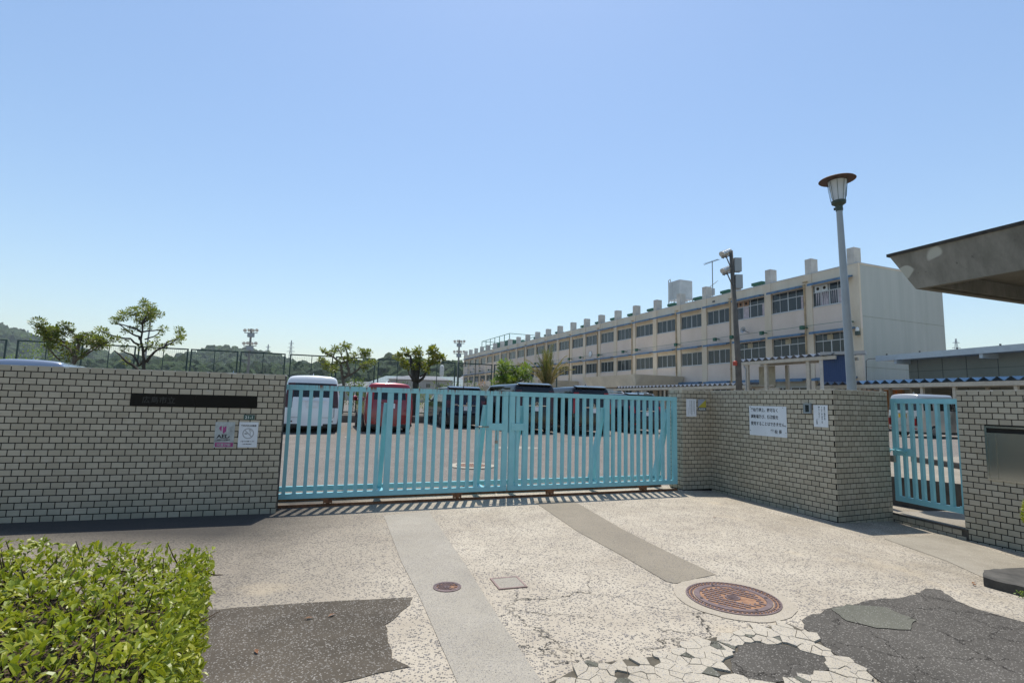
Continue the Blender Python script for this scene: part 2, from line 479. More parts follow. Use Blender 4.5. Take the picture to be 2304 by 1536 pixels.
class MB:
    def __init__(self):
        self.v = []
        self.f = []
    def add(self, vs, fs, M=None):
        n = len(self.v)
        if M is not None:
            vs = [M @ Vector(p) for p in vs]
        self.v += [tuple(p) for p in vs]
        self.f += [tuple(i + n for i in f) for f in fs]
        return self
    def box(self, x0, x1, y0, y1, z0, z1, M=None):
        vs = [(x0, y0, z0), (x1, y0, z0), (x1, y1, z0), (x0, y1, z0), (x0, y0, z1), (x1, y0, z1), (x1, y1, z1), (x0, y1, z1)]
        fs = [(0, 3, 2, 1), (4, 5, 6, 7), (0, 1, 5, 4), (1, 2, 6, 5), (2, 3, 7, 6), (3, 0, 4, 7)]
        return self.add(vs, fs, M)
    def cbox(self, c, s, M=None):
        return self.box(c[0] - s[0] / 2, c[0] + s[0] / 2, c[1] - s[1] / 2, c[1] + s[1] / 2, c[2] - s[2] / 2, c[2] + s[2] / 2, M)
    def bar(self, p, q, w, h=None, up=(0, 0, 1)):
        p, q = Vector(p), Vector(q)
        h = h or w
        d = (q - p)
        L = d.length
        if L < 1e-6: return self
        d.normalize()
        u = Vector(up)
        if abs(d.dot(u)) > .98: u = Vector((0, 1, 0))
        s = d.cross(u).normalized()
        u = s.cross(d)
        M = Matrix((s.to_4d(), d.to_4d(), u.to_4d(), (0, 0, 0, 1))).transposed()
        M.col[3] = (*p, 1)
        for i in range(3): M[3][i] = 0
        return self.box(-w / 2, w / 2, 0, L, -h / 2, h / 2, M)
    def tube(self, pts, rad, n=6, cap=True):
        pts = [Vector(p) for p in pts]
        if not hasattr(rad, '__len__'): rad = [rad] * len(pts)
        base = len(self.v)
        prev = None
        for i, p in enumerate(pts):
            d = (pts[min(i + 1, len(pts) - 1)] - pts[max(i - 1, 0)])
            if d.length < 1e-9: d = Vector((0, 0, 1))
            d.normalize()
            if prev is None:
                a = Vector((1, 0, 0)) if abs(d.x) < .9 else Vector((0, 1, 0))
                s = d.cross(a).normalized()
            else:
                s = (prev - d * prev.dot(d))
                s = s.normalized() if s.length > 1e-6 else d.cross(Vector((1, 0, 0))).normalized()
            prev = s
            u = d.cross(s)
            for k in range(n):
                an = 2 * math.pi * k / n
                self.v.append(tuple(p + (s * math.cos(an) + u * math.sin(an)) * rad[i]))
        for i in range(len(pts) - 1):
            for k in range(n):
                a = base + i * n + k
                b = base + i * n + (k + 1) % n
                self.f.append((a, b, b + n, a + n))
        if cap:
            self.f.append(tuple(base + k for k in reversed(range(n))))
            self.f.append(tuple(base + (len(pts) - 1) * n + k for k in range(n)))
        return self
    def lathe(self, prof, n=16, c=(0, 0, 0), cap=True):
        base = len(self.v)
        for r, z in prof:
            for k in range(n):
                an = 2 * math.pi * k / n
                self.v.append((c[0] + r * math.cos(an), c[1] + r * math.sin(an), c[2] + z))
        for i in range(len(prof) - 1):
            for k in range(n):
                a = base + i * n + k
                b = base + i * n + (k + 1) % n
                self.f.append((a, b, b + n, a + n))
        if cap:
            self.f.append(tuple(base + k for k in reversed(range(n))))
            self.f.append(tuple(base + (len(prof) - 1) * n + k for k in range(n)))
        return self
    def prism(self, poly, z0, z1, M=None):
        n = len(poly)
        zz0 = z0 if callable(z0) else (lambda x, y: z0)
        zz1 = z1 if callable(z1) else (lambda x, y: z1)
        vs = [(x, y, zz0(x, y)) for x, y in poly] + [(x, y, zz1(x, y)) for x, y in poly]
        fs = [tuple(reversed(range(n))), tuple(range(n, 2 * n))]
        fs += [(i, (i + 1) % n, (i + 1) % n + n, i + n) for i in range(n)]
        return self.add(vs, fs, M)
    def mesh(self, name, mat, smooth=False):
        me = bpy.data.meshes.new(name)
        me.from_pydata(self.v, [], self.f)
        me.materials.append(MATS[mat])
        if smooth:
            for p in me.polygons: p.use_smooth = True
        me.update()
        return me
    def obj(self, name, mat, parent=None, loc=(0, 0, 0), rot=(0, 0, 0), smooth=False):
        return mobj(name, self.mesh(name, mat, smooth), parent, loc, rot)

def az(deg):
    return (math.cos(R(deg)), math.sin(R(deg)))
def gz(x, y=0):                                   # the drive falls away to the right
    return -0.05 * max(0.0, x - 3.0)
NG = (-0.3567, 0.9342)
PGATE = (-0.05, 7.92)
def dgate(x, y):
    return NG[0] * (x - PGATE[0]) + NG[1] * (y - PGATE[1])
def sm(a, b, x):
    t = min(1, max(0, (x - a) / (b - a)))
    return t * t * (3 - 2 * t)
def yz(x, y):                                     # the yard rises gently from the gate
    d = dgate(x, y)
    z = 0.021 * min(max(d - .5, 0), 18)
    return z + sm(7.2, 9.5, x) * max(0, .30 - z)

# ------------------------------------------------------------------ lettering (made first, while the scene is small)
def text_mesh(body, size, mat, align='LEFT', vertical=False, bold=0.0, sx=1.0):
    cu = bpy.data.curves.new('lettering', 'FONT')
    cu.body = '\n'.join(body) if vertical else body
    cu.size = size
    cu.align_x = 'CENTER' if vertical else align
    cu.space_line = .98 if vertical else 1.0
    cu.offset = bold
    cu.extrude = .0006
    ob = bpy.data.objects.new('lettering', cu)
    COL.objects.link(ob)
    bpy.context.view_layer.update()
    me = bpy.data.meshes.new_from_object(ob.evaluated_get(bpy.context.evaluated_depsgraph_get()))
    bpy.data.objects.remove(ob)
    bpy.data.curves.remove(cu)
    me.name = 'lettering'
    me.materials.clear()
    me.materials.append(MATS[mat])
    if sx != 1.0:
        me.transform(Matrix.Scale(sx, 4, (1, 0, 0)))
    return me
UPR = (R(90), 0, 0)                               # lettering stands upright, facing local -Y
TXT = {}
for k, a in dict(
    r1=('学校管理上、許可なく', .062, 'ink', 'LEFT', False, .0012, .84), r2=('運動場及び、諸施設を', .062, 'ink', 'LEFT', False, .0012, .84),
    r3=('使用することはできません。', .062, 'ink', 'LEFT', False, .0012, .84), r4=('学 校 長', .062, 'ink', 'LEFT', False, .0012, .92),
    v1=('本校にご用の方は', .0235, 'ink', 'LEFT', True, .0004, 1), v2=('インタ｜ホンボタンを', .0235, 'ink', 'LEFT', True, .0004, 1),
    v3=('押してください。', .0235, 'ink', 'LEFT', True, .0004, 1), v4=('学校長', .0235, 'ink', 'LEFT', True, .0004, 1),
    n1=('学校内完全禁煙', .024, 'ink', 'CENTER', False, .0004, 1), n2=('ご協力をお願いします', .0155, 'ink', 'CENTER', False, .0002, 1),
    n3=('広島市教育委員会', .0125, 'ink', 'CENTER', False, .0002, 1), ad=('AED', .060, 'ink', 'CENTER', False, .002, 1.2),
    a2=('自動体外式除細動器', .0155, 'ink', 'CENTER', False, .0002, 1), a3=('設置施設', .036, 'faded_paper', 'CENTER', False, .0006, 1.05),
    g1=('21-1', .046, 'white_print', 'CENTER', False, .0006, 1.1), al=('ALSOK', .043, 'white_print', 'CENTER', False, .001, 1.05),
    nm=('広島市立', .085, 'engraving', 'LEFT', False, .001, 1.0), cx=('CX-5', .06, 'chrome', 'CENTER', False, .001, 1.2),
    yp=('･･22', .11, 'ink', 'CENTER', False, .001, 1.0)).items():
    TXT[k] = text_mesh(*a)

# ------------------------------------------------------------------ ground and paving
def sheet(name, poly, zfn, mat, parent=None, cuts=(3.0,), kind='structure', label=None):
    bm = bmesh.new()
    vs = [bm.verts.new((x, y, 0)) for x, y in poly]
    bm.faces.new(vs)
    bmesh.ops.triangulate(bm, faces=bm.faces[:])
    for c in cuts:
        bmesh.ops.bisect_plane(bm, geom=bm.verts[:] + bm.edges[:] + bm.faces[:], plane_co=(c, 0, 0), plane_no=(1, 0, 0))
    for v in bm.verts:
        v.co.z = zfn(v.co.x, v.co.y)
    bmesh.ops.recalc_face_normals(bm, faces=bm.faces[:])
    for f in bm.faces:
        if f.normal.z < 0: f.normal_flip()
    me = bpy.data.meshes.new(name)
    bm.to_mesh(me)
    bm.free()
    me.materials.append(MATS[mat])
    o = mobj(name, me, parent)
    if parent is None: props(o, label=label, kind=kind)
    return o
def rough(poly, amp, step, seed=0):
    out = []
    n = len(poly)
    for i in range(n):
        a, b = Vector(poly[i]), Vector(poly[(i + 1) % n])
        k = max(1, int((b - a).length / step))
        for j in range(k):
            p = a.lerp(b, j / k)
            h = noise.noise_vector(Vector((p.x * 7 + seed, p.y * 7, seed))) + .6 * noise.noise_vector(Vector((p.x * 23 + seed, p.y * 23, seed)))
            out.append((p.x + h.x * amp, p.y + h.y * amp))
    return out

me = MB()
N = 64
me.v = [(0, 0, -.3)] + [(math.cos(2 * math.pi * k / N) * rr, math.sin(2 * math.pi * k / N) * rr, -.3) for rr in (60, 400, 4500) for k in range(N)]
me.f = [(0, 1 + k, 1 + (k + 1) % N) for k in range(N)]
for q in range(2):
    me.f += [(1 + q * N + k, 1 + (q + 1) * N + k, 1 + (q + 1) * N + (k + 1) % N, 1 + q * N + (k + 1) % N) for k in range(N)]
props(me.obj('ground', 'field'), kind='structure')

def gl(x, d):                                     # y of the line at distance d behind the gate
    return PGATE[1] + (d - NG[0] * (x - PGATE[0])) / NG[1]
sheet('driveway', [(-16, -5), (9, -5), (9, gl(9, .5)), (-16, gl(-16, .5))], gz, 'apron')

m = MB()
g_ = az(20.9)
SS = [-60 + 2.0 * i for i in range(66)]
DD = [.5 + 1.5 * i for i in range(14)] + [26, 34, 45, 60, 80, 100, 125, 150]
for d in DD:
    for s in SS:
        x, y = PGATE[0] + g_[0] * s + NG[0] * d, PGATE[1] + g_[1] * s + NG[1] * d
        m.v.append((x, y, yz(x, y)))
nn = len(SS)
m.f = [(i * nn + j, i * nn + j + 1, (i + 1) * nn + j + 1, (i + 1) * nn + j) for i in range(len(DD) - 1) for j in range(nn - 1)]
props(m.obj('parking_yard', 'yard_asphalt'), kind='structure')

up = lambda h: (lambda x, y: gz(x, y) + h)
sheet('light_paving_strip', [(-1.5, 6.55), (-0.91, 4.75), (-0.61, 3.94), (-0.23, 2.82), (0.05, 1.2), (0.55, 1.2), (0.2, 2.84), (-0.02, 3.56), (-0.32, 4.62), (-1.0, 6.86)], up(.004), 'strip_light')
sheet('brown_paving_strip', [(0.36, 7.75), (0.78, 6.02), (1.09, 5.12), (1.3, 4.43), (1.36, 4.39), (1.55, 4.51), (1.78, 4.64), (1.56, 5.31), (1.31, 6.18), (0.95, 7.85)], up(.004), 'strip_brown')
sheet('dark_paving_patch', rough([(-2.6, 3.45), (-1.34, 3.81), (-0.66, 3.95), (-0.66, 3.82), (-0.72, 3.55), (-0.75, 3.48), (-0.62, 3.06), (-0.5, 2.97), (-0.65, 2.89), (-0.8, 2.8), (-0.87, 2.55), (-1.44, 2.23), (-3.4, 2.0)], .012, .06, 3), up(.004), 'patch_dark')
sheet('road', rough([(2.49, 4.01), (2.84, 4.14), (3.09, 4.23), (3.43, 4.47), (3.56, 4.5), (3.46, 4.23), (3.53, 4.0), (3.64, 3.87), (3.94, 3.64), (6.5, 1.6), (6.5, -4), (1.1, -4), (1.45, 1.4), (1.75, 2.5), (1.99, 2.93), (1.97, 3.1), (1.92, 3.26), (1.94, 3.48), (1.99, 3.71), (2.25, 3.91)], .035, .05, 1), up(.006), 'road_asphalt')
sheet('asphalt_patch', rough([(1.38, 3.32), (1.52, 3.36), (1.67, 3.34), (1.81, 3.24), (1.86, 3.13), (1.78, 3.04), (1.56, 2.94), (1.4, 2.9), (1.23, 2.92), (1.26, 3.06)], .03, .04, 5), up(.010), 'road_asphalt')
sheet('grey_asphalt_patch', rough([(2.32, 3.92), (2.5, 4.0), (2.75, 3.98), (2.8, 3.75), (2.62, 3.6), (2.42, 3.6), (2.3, 3.72)], .025, .05, 8), up(.011), 'grey_patch')
sheet('cement_band', [(4.41, 6.34), (5.55, 6.9), (5.47, 5.75), (5.7, 4.6), (4.5, 4.4), (4.34, 4.96), (4.44, 5.49)], up(.004), 'smooth_cement')

# broken concrete along the edge of the asphalt: separate pieces with dark gaps
def clip(poly, nx, ny, c):
    out = []
    for i in range(len(poly)):
        a, b = poly[i], poly[(i + 1) % len(poly)]
        da, db = nx * a[0] + ny * a[1] - c, nx * b[0] + ny * b[1] - c
        if da <= 0: out.append(a)
        if da * db < 0:
            t_ = da / (da - db)
            out.append((a[0] + (b[0] - a[0]) * t_, a[1] + (b[1] - a[1]) * t_))
    return out
def inside(p, poly):
    c = False
    for i in range(len(poly)):
        a, b = poly[i - 1], poly[i]
        if (a[1] > p[1]) != (b[1] > p[1]) and p[0] < (b[0] - a[0]) * (p[1] - a[1]) / (b[1] - a[1]) + a[0]:
            c = not c
    return c
zone = [(0.1, 2.45), (0.24, 2.85), (0.48, 3.04), (0.88, 3.17), (1.13, 3.32), (1.41, 3.48), (1.88, 3.66), (1.95, 3.48), (1.92, 3.26), (1.95, 3.0), (1.7, 2.5), (1.3, 2.3)]
asph2 = [(1.38, 3.32), (1.52, 3.36), (1.67, 3.34), (1.81, 3.24), (1.88, 3.13), (1.81, 3.04), (1.56, 2.94), (1.4, 2.9), (1.23, 2.92), (1.26, 3.06)]
rubble = props(bpy.data.objects.new('broken_concrete', None), kind='structure')
COL.objects.link(rubble)
crackbed = sheet('crack_bed', rough(zone, .02, .06, 9), up(.0045), 'soil', rubble)
rg = random.Random(5)
seeds = []
while len(seeds) < 780:
    p = (rg.uniform(-.15, 2.3), rg.uniform(2.2, 3.85))
    if all((p[0] - q[0]) ** 2 + (p[1] - q[1]) ** 2 > .03 ** 2 for q in seeds):
        seeds.append(p)
for i, p in enumerate(seeds):
    if inside(p, asph2) or not inside(p, zone): continue
    poly = [(p[0] - .2, p[1] - .2), (p[0] + .2, p[1] - .2), (p[0] + .2, p[1] + .2), (p[0] - .2, p[1] + .2)]
    for j, q in enumerate(seeds):
        if i != j and abs(q[0] - p[0]) < .4 and abs(q[1] - p[1]) < .4:
            nx, ny = q[0] - p[0], q[1] - p[1]
            L_ = math.hypot(nx, ny)
            poly = clip(poly, nx / L_, ny / L_, (nx * (p[0] + q[0]) + ny * (p[1] + q[1])) / 2 / L_ - rg.uniform(.0004, .0022))
            if len(poly) < 3: break
    if len(poly) < 3 or rg.random() < .05: continue
    h = .008 + rg.uniform(0, .006)
    pl = [(x - p[0], y - p[1]) for x, y in poly]
    MB().prism(pl, 0, lambda x, y: h + .02 * (x * rg.uniform(-1, 1))).obj('concrete_piece', 'chip' if rg.random() < .9 else 'grey_patch', rubble, (p[0], p[1], .005))

# ------------------------------------------------------------------ tiled walls
def tile_mesh():
    m = MB()
    c = .03
    vs = [(-.5, 0, -.5), (.5, 0, -.5), (.5, 0, .5), (-.5, 0, .5), (-.5, -.0032, -.5), (.5, -.0032, -.5), (.5, -.0032, .5), (-.5, -.0032, .5),
          (-.5 + c * .6, -.0045, -.5 + c), (.5 - c * .6, -.0045, -.5 + c), (.5 - c * .6, -.0045, .5 - c), (-.5 + c * .6, -.0045, .5 - c)]
    fs = [(8, 9, 10, 11)]
    for i in range(4):
        j = (i + 1) % 4
        fs += [(i, j, 4 + j, 4 + i), (4 + i, 4 + j, 8 + j, 8 + i)]
    m.add(vs, fs)
    return m
TILE = tile_mesh().mesh('tile', 'tile')
PA, PR = .1198, .07
def tile_faces(root, rootloc, faces, budget=300, part='tile'):
    specs = []
    for f in faces:
        d = az(f['az'])
        for v in range(f['rows']):
            z1 = f['ztop'] - v * PR
            j = f.get('ph', 0) + (PA / 2 if v % 2 else 0) - PA * (1 + int((f.get('ph', 0) - f.get('s0', 0)) / PA + 1))
            while j < f['L']:
                a_, b_ = max(j + .005, f.get('s0', 0)), min(j + PA - .005, f['L'])
                j += PA
                if b_ - a_ < .018: continue
                sc_ = (a_ + b_) / 2
                z0 = max(z1 - .060, f['zb'](sc_))
                if z1 - z0 < .015: continue
                zc = (z0 + z1) / 2
                cut = False
                for k in f.get('skip', ()):
                    if k[2] < zc < k[3] and b_ > k[0] and a_ < k[1]:
                        if a_ < k[0] - .02: b_ = k[0] - .004
                        elif b_ > k[1] + .02: a_ = k[1] + .004
                        else: cut = True
                if cut: continue
                sc_ = (a_ + b_) / 2
                x, y = f['o'][0] + d[0] * sc_, f['o'][1] + d[1] * sc_
                specs.append((math.hypot(x, y), x, y, zc, R(f['az']), b_ - a_, z1 - z0))
    specs.sort()
    big = MB()
    rg = random.Random(3)
    for i, (_, x, y, zc, a_, w, h) in enumerate(specs):
        loc = (x - rootloc[0], y - rootloc[1], zc - rootloc[2])
        rot = (rg.gauss(0, .006), rg.gauss(0, .004), a_ + rg.gauss(0, .008))
        if i < budget:
            mobj(part, TILE, root, loc, rot, (w, 1 + rg.uniform(-.08, .1), h))
        else:
            M = Matrix.Translation(loc) @ Matrix.Rotation(rot[2], 4, 'Z') @ Matrix.Diagonal((w, 1 + rg.uniform(-.08, .1), h, 1))
            big.add(TILEV, TILEF, M)
    if big.v:
        props(big.obj(part + '_field', 'tile', root), kind='stuff')
TILEV = [tuple(v.co) for v in TILE.vertices]
TILEF = [tuple(p.vertices) for p in TILE.polygons]
def backing(root, rootloc, o, azd, s0, s1, thick, z0, z1, k=0):
    M = Matrix.Translation((o[0] - rootloc[0], o[1] - rootloc[1], 0)) @ Matrix.Rotation(R(azd), 4, 'Z')
    MB().box(s0, s1, 0, thick, z0, z1 - .012, M).obj('wall_core', 'mortar', root)
    MB().box(s0 - .0, s1 + .0, -.004, thick, z1 - .0125, z1 + .001 + k * .002, M).obj('sunlit_top', 'sunlit_top', root)  # pale slab stands for the sunlit tops of the tiles

LO, LAZ, LT = (-2.80, 6.53), 17.26, 1.669
wl = thing('tile_wall', 'long cream tiled wall with a black nameplate, left of the sliding gate', 'wall', (LO[0], LO[1], 0))
tile_faces(wl, (LO[0], LO[1], 0), [dict(o=LO, az=LAZ, s0=-4.6, L=0.0, ztop=LT, rows=24, ph=0.0, zb=lambda s: .0, skip=[(-1.616, -.302, 1.25, 1.39)])])
backing(wl, (LO[0], LO[1], 0), LO, LAZ, -4.6, -.001, .2, -.2, LT)

AO, AAZ, AT = (3.50, 9.24), -67.88, 1.686
PO, PAZ = (2.947, 9.039), 19.98
BO, BAZ = (4.362, 7.119), 23.88
BE = (5.4244, 7.5899)
CO, CAZ, CT = (5.63, 6.644), -66.7, 1.696
da = az(AAZ)
SO = (PO[0] - da[0] * .36, PO[1] - da[1] * .36)
wr = thing('tile_wall', 'cream tiled wall stepping out from gate pillar, carrying the large white notice', 'wall', (AO[0], AO[1], 0))
tile_faces(wr, (AO[0], AO[1], 0), [
    dict(o=AO, az=AAZ, L=2.2935, ztop=AT, rows=26, ph=0.0, zb=lambda s: gz(AO[0] + da[0] * s)),
    dict(o=PO, az=PAZ, s0=-.0045, L=.582, ztop=AT, rows=25, ph=-.006, zb=lambda s: 0.0),
    dict(o=SO, az=AAZ, s0=.0, L=.36, ztop=AT, rows=25, ph=.03, zb=lambda s: 0.0),
    dict(o=BO, az=BAZ, s0=.0, L=1.158, ztop=AT, rows=27, ph=.03, zb=lambda s: gz(BO[0] + s * .914) - .01)])
backing(wr, (AO[0], AO[1], 0), AO, AAZ, .001, 2.272, .2, -.4, AT, 0)
backing(wr, (AO[0], AO[1], 0), PO, PAZ, .001, .70, .36, -.2, AT, 1)
backing(wr, (AO[0], AO[1], 0), BO, BAZ, .014, 1.157, .2, -.4, AT, 2)
wc = thing('tile_wall', 'cream tiled wall with a steel letterbox, beside the small gate', 'wall', (CO[0], CO[1], 0))
dc = az(CAZ)
tile_faces(wc, (CO[0], CO[1], 0), [dict(o=CO, az=CAZ, L=2.2, ztop=CT, rows=28, ph=-.006, zb=lambda s: gz(CO[0] + dc[0] * s) - .02, skip=[(.27, .96, .632, 1.268)])])
backing(wc, (CO[0], CO[1], 0), CO, CAZ, .001, 2.2, .22, -.5, CT)

# ------------------------------------------------------------------ sliding gate
GO, GAZ = (-2.92, 6.82), 20.9
def gate_pt(s, d):
    a_, n_ = az(GAZ), NG
    return (GO[0] + a_[0] * s + n_[0] * d, GO[1] + a_[1] * s + n_[1] * d)
BAR = MB().box(-.0225, .0225, -.0225, .0225, .176, 1.489).mesh('bar', 'gate_paint')
POST = MB().box(-.04, .04, -.026, .026, .1765, 1.488).mesh('post', 'gate_paint')
def brace_obj(root, x):
    m = MB()
    m.add([(x + q, y, z) for q in (-.03, .03) for y, z in ((.028, 1.34), (.028, 1.20), (.30, .1655), (.445, .196), (.06, 1.34))],
          [(4, 3, 2, 1, 0), (5, 6, 7, 8, 9), (0, 5, 9, 4), (4, 9, 8, 3), (3, 8, 7, 2), (2, 7, 6, 1), (1, 6, 5, 0)])
    m.obj('brace', 'gate_paint', root)
    MB().box(x - .035, x + .035, .027, .416, .115, .165).obj('cross_member', 'gate_paint', root)
    MB().box(x - .03, x + .03, .026, .06, 1.29, 1.35).obj('brace_cap', 'gate_paint', root)
WH = MB()
WH.lathe([(.018, -.022), (.042, -.02), (.045, -.012), (.036, 0), (.045, .012), (.042, .02), (.018, .022)], 14)
WHM = WH.mesh('wheel', 'rust')
def gate_wheel(root, x, y):
    b = MB().box(x - .09, x + .09, y - .03, y + .03, .085, .108).box(x - .055, x - .045, y - .032, y + .032, .035, .086).box(x + .045, x + .055, y - .032, y + .032, .035, .086)
    b.box(x - .055, x + .055, y - .034, y - .028, .045, .0855)
    o = b.obj('wheel_bracket', 'rust', root)
    mobj('wheel', WHM, o, (x, y, .075), (R(90), 0, 0))
def leaf(label, loc, x0, x1, bars, posts, braces, wheels, plate, rail_mat):
    root = thing('sliding_gate', label, 'gate', (*loc, 0), R(GAZ))
    MB().box(x0, x1, -.027, .027, 1.49, 1.557).obj('top_rail', rail_mat, root)
    MB().box(x0, x1, -.027, .027, .11, .175).obj('bottom_rail', 'gate_paint', root)
    MB().box(x0, x1, .417, .467, .13, .195).obj('rear_rail', 'gate_paint', root)
    for x in bars: mobj('bar', BAR, root, (x, random.gauss(0, .001), 0))
    for x in posts: mobj('post', POST, root, (x, 0, 0))
    for x in braces: brace_obj(root, x)
    for x in wheels:
        gate_wheel(root, x, 0)
        gate_wheel(root, x + .22, .44)
    MB().box(plate[0], plate[1], -.036, -.0275, .985, 1.085).obj('latch_plate', 'gate_paint', root)
    return root
g1 = leaf('aqua sliding gate leaf with rust-streaked top rail, beside the black nameplate wall', GO, -1.2, 3.085,
          [-.93, -.805, -.68, -.555, -.43, -.305, -.18, -.055] + [.07 + .1255 * i for i in range(10)] + [1.478 + .1262 * i for i in range(10)] + [2.925],
          [-1.06, 1.35, 2.80, 3.045], [1.30, 2.74], [.61, 2.35], (2.76, 3.02), 'gate_paint_rusty')
m = MB().tube([(2.60, -.06, 1.035), (2.72, -.045, 1.035), (2.78, -.045, 1.035)], .009, 6).lathe([(.0, 0), (.028, .005), (.022, .02), (.0, .024)], 10, (2.59, -.06, 1.02), False)
m.obj('drop_bolt', 'old_metal', g1)
P2 = gate_pt(3.10, 0)
g2 = leaf('clean aqua sliding gate leaf meeting the tiled gate pillar', P2, .012, 3.05,
          [.15] + [.398 + .1262 * i for i in range(10)] + [1.81 + .1205 * i for i in range(10)],
          [.055, .275, 1.69, 3.01], [.215, 1.63, 2.90], [.70, 2.38], (.04, .235), 'gate_paint')
pk = thing('padlock', 'small padlock on a chain hanging from the gate latch', 'padlock', (*gate_pt(2.90, -.05), .985), R(GAZ))
MB().tube([(0, 0, 0), (.006, -.004, -.05), (-.004, 0, -.10), (.002, 0, -.14)], .0045, 5).obj('chain', 'old_metal', pk)
MB().box(-.02, .02, -.012, .012, -.19, -.145).obj('lock_body', 'old_metal', pk)
for dd, lb in ((0, 'rusty steel rail in the ground right under the gate bars'), (.44, 'rusty steel rail in the ground behind the gate bars')):
    m = MB().box(-3.4, 6.16, -.022, .022, -.01, .012).box(-3.4, 6.16, -.009, .009, .012, .032)
    props(m.obj('gate_rail', 'rust', None, (*gate_pt(0, dd), 0), (0, 0, R(GAZ))), lb, 'rail')
dg = thing('drain_grating', 'dark slotted drain grating across the drive behind the gate', 'drain', (*gate_pt(-1.5, .74), .004), R(GAZ))
MB().box(0, 7.5, -.12, .12, -.02, -.006).obj('channel', 'black_hole', dg)
MB().box(0, 7.5, -.13, -.115, -.02, .012).box(0, 7.5, .115, .13, -.02, .012).obj('frame', 'steel_dark', dg)
m = MB()
for i in range(187): m.box(.02 + .04 * i, .034 + .04 * i, -.1145, .1145, -.005, .010)
props(m.obj('grating_bar', 'steel_dark', dg), kind='stuff')

# ------------------------------------------------------------------ pedestrian gate with its step
pg = thing('pedestrian_gate', 'narrow aqua barred gate with a bolt, between two tiled walls', 'gate', (BE[0], BE[1], 0), R(-77.74))
yo = .08
MB().box(.0, .062, yo - .025, yo + .025, .165, 1.592).obj('stile', 'gate_paint', pg)
MB().box(.905, .962, yo - .025, yo + .025, .165, 1.592).obj('stile', 'gate_paint', pg)
MB().box(.062, .905, yo - .024, yo + .024, 1.525, 1.591).obj('top_rail', 'gate_paint', pg)
MB().box(.062, .905, yo - .024, yo + .024, .166, .235).obj('bottom_rail', 'gate_paint', pg)
B2M = MB().box(-.021, .021, yo - .021, yo + .021, .236, 1.524).mesh('bar', 'gate_paint')
for x in (.165, .285, .405, .525, .65, .775): mobj('bar', B2M, pg, (x, 0, 0))
lk = MB().box(.005, .34, yo - .034, yo - .0255, .80, .905).obj('lock_plate', 'gate_paint', pg)
MB().tube([(-.06, yo - .05, .865), (.24, yo - .05, .865)], .011, 7).box(-.05, -.03, yo - .06, yo - .03, .83, .89).box(.06, .08, yo - .062, yo - .0345, .835, .885).box(.18, .2, yo - .062, yo - .0345, .835, .885).obj('bolt', 'gate_paint', lk)
MB().box(-.005, .05, yo - .075, yo - .04, .70, .79).obj('padlock', 'old_metal', lk)
MB().box(.89, .93, yo - .045, yo - .025, .17, .26).obj('hinge', 'gate_paint', pg)
st = thing('doorstep', 'mossy tiled step under the narrow gate', 'step', (BE[0], BE[1], 0), R(-77.74))
MB().box(-.03, 1.0, -.005, 2.2, -.4, -.02).obj('step_core', 'dark_or_shaded_concrete', st)
MB().box(-.03, 1.0, -.016, .0, -.0195, .002).obj('nosing', 'dark_or_shaded_concrete', st)
MB().box(-.03, 1.0, .001, 2.2, -.0195, .000).obj('tread', 'landing', st)
tile_faces(st, (BE[0], BE[1], 0), [])
for k in range(2):
    for j in range(8):
        x = .03 + PA * j + (.05 if k else 0)
        o = mobj('tile', TILE, st, (x, -.005, -.055 - .07 * k), (random.gauss(0, .01), 0, random.gauss(0, .01)), (.11, 1, .06))
ld = thing('stair_landing', 'worn concrete landing raised one step behind the narrow gate', 'steps', (0, 0, 0))
MB().prism([(6.45, 9.42), (7.75, 7.62), (11.8, 8.8), (11.5, 13.2), (8.6, 13.6)], -.2, .30).obj('landing_slab', 'landing', ld)
MB().prism([(6.43, 9.42), (7.74, 7.6), (7.775, 7.635), (6.47, 9.455)], -.2, .2985).obj('riser', 'dark_or_shaded_concrete', ld)  # thin skin over the slab's face, coloured dark for the shade on it
kb = thing('kerb_step', 'low kerb with shade-darkened sides crossing the raised landing', 'kerb', (0, 0, 0))
MB().prism([(9.0, 11.95), (8.95, 10.2), (9.5, 8.9), (11.3, 9.4), (10.6, 12.3)], .29, .405).obj('kerb_side', 'dark_or_shaded_concrete', kb)  # sides carry their shade as a darker colour than the top
MB().prism([(9.03, 11.9), (8.98, 10.24), (9.51, 8.95), (11.27, 9.43), (10.57, 12.25)], .4, .42).obj('kerb_top', 'landing', kb)

# ------------------------------------------------------------------ letterbox in the right-hand wall
mb = thing('letterbox', 'stainless steel letterbox set into the tiled wall', 'letterbox', (CO[0], CO[1], 0), R(CAZ))
MB().box(.27, .96, -.018, .10, .632, .655).box(.27, .96, -.018, .10, 1.245, 1.268).box(.27, .292, -.018, .10, .6551, 1.2449).box(.938, .96, -.018, .10, .6551, 1.2449).obj('frame', 'stainless', mb)
MB().box(.2925, .9375, -.014, .02, .656, 1.165).obj('door', 'stainless', mb)
MB().box(.345, .375, -.019, -.0145, .66, 1.16).obj('door_edge', 'stainless', mb)
MB().box(.2925, .9375, -.024, .02, 1.1655, 1.19).obj('slot_lip', 'stainless', mb)
MB().box(.2925, .9375, .03, .05, 1.19, 1.2445).obj('slot_back', 'strip_brown', mb)

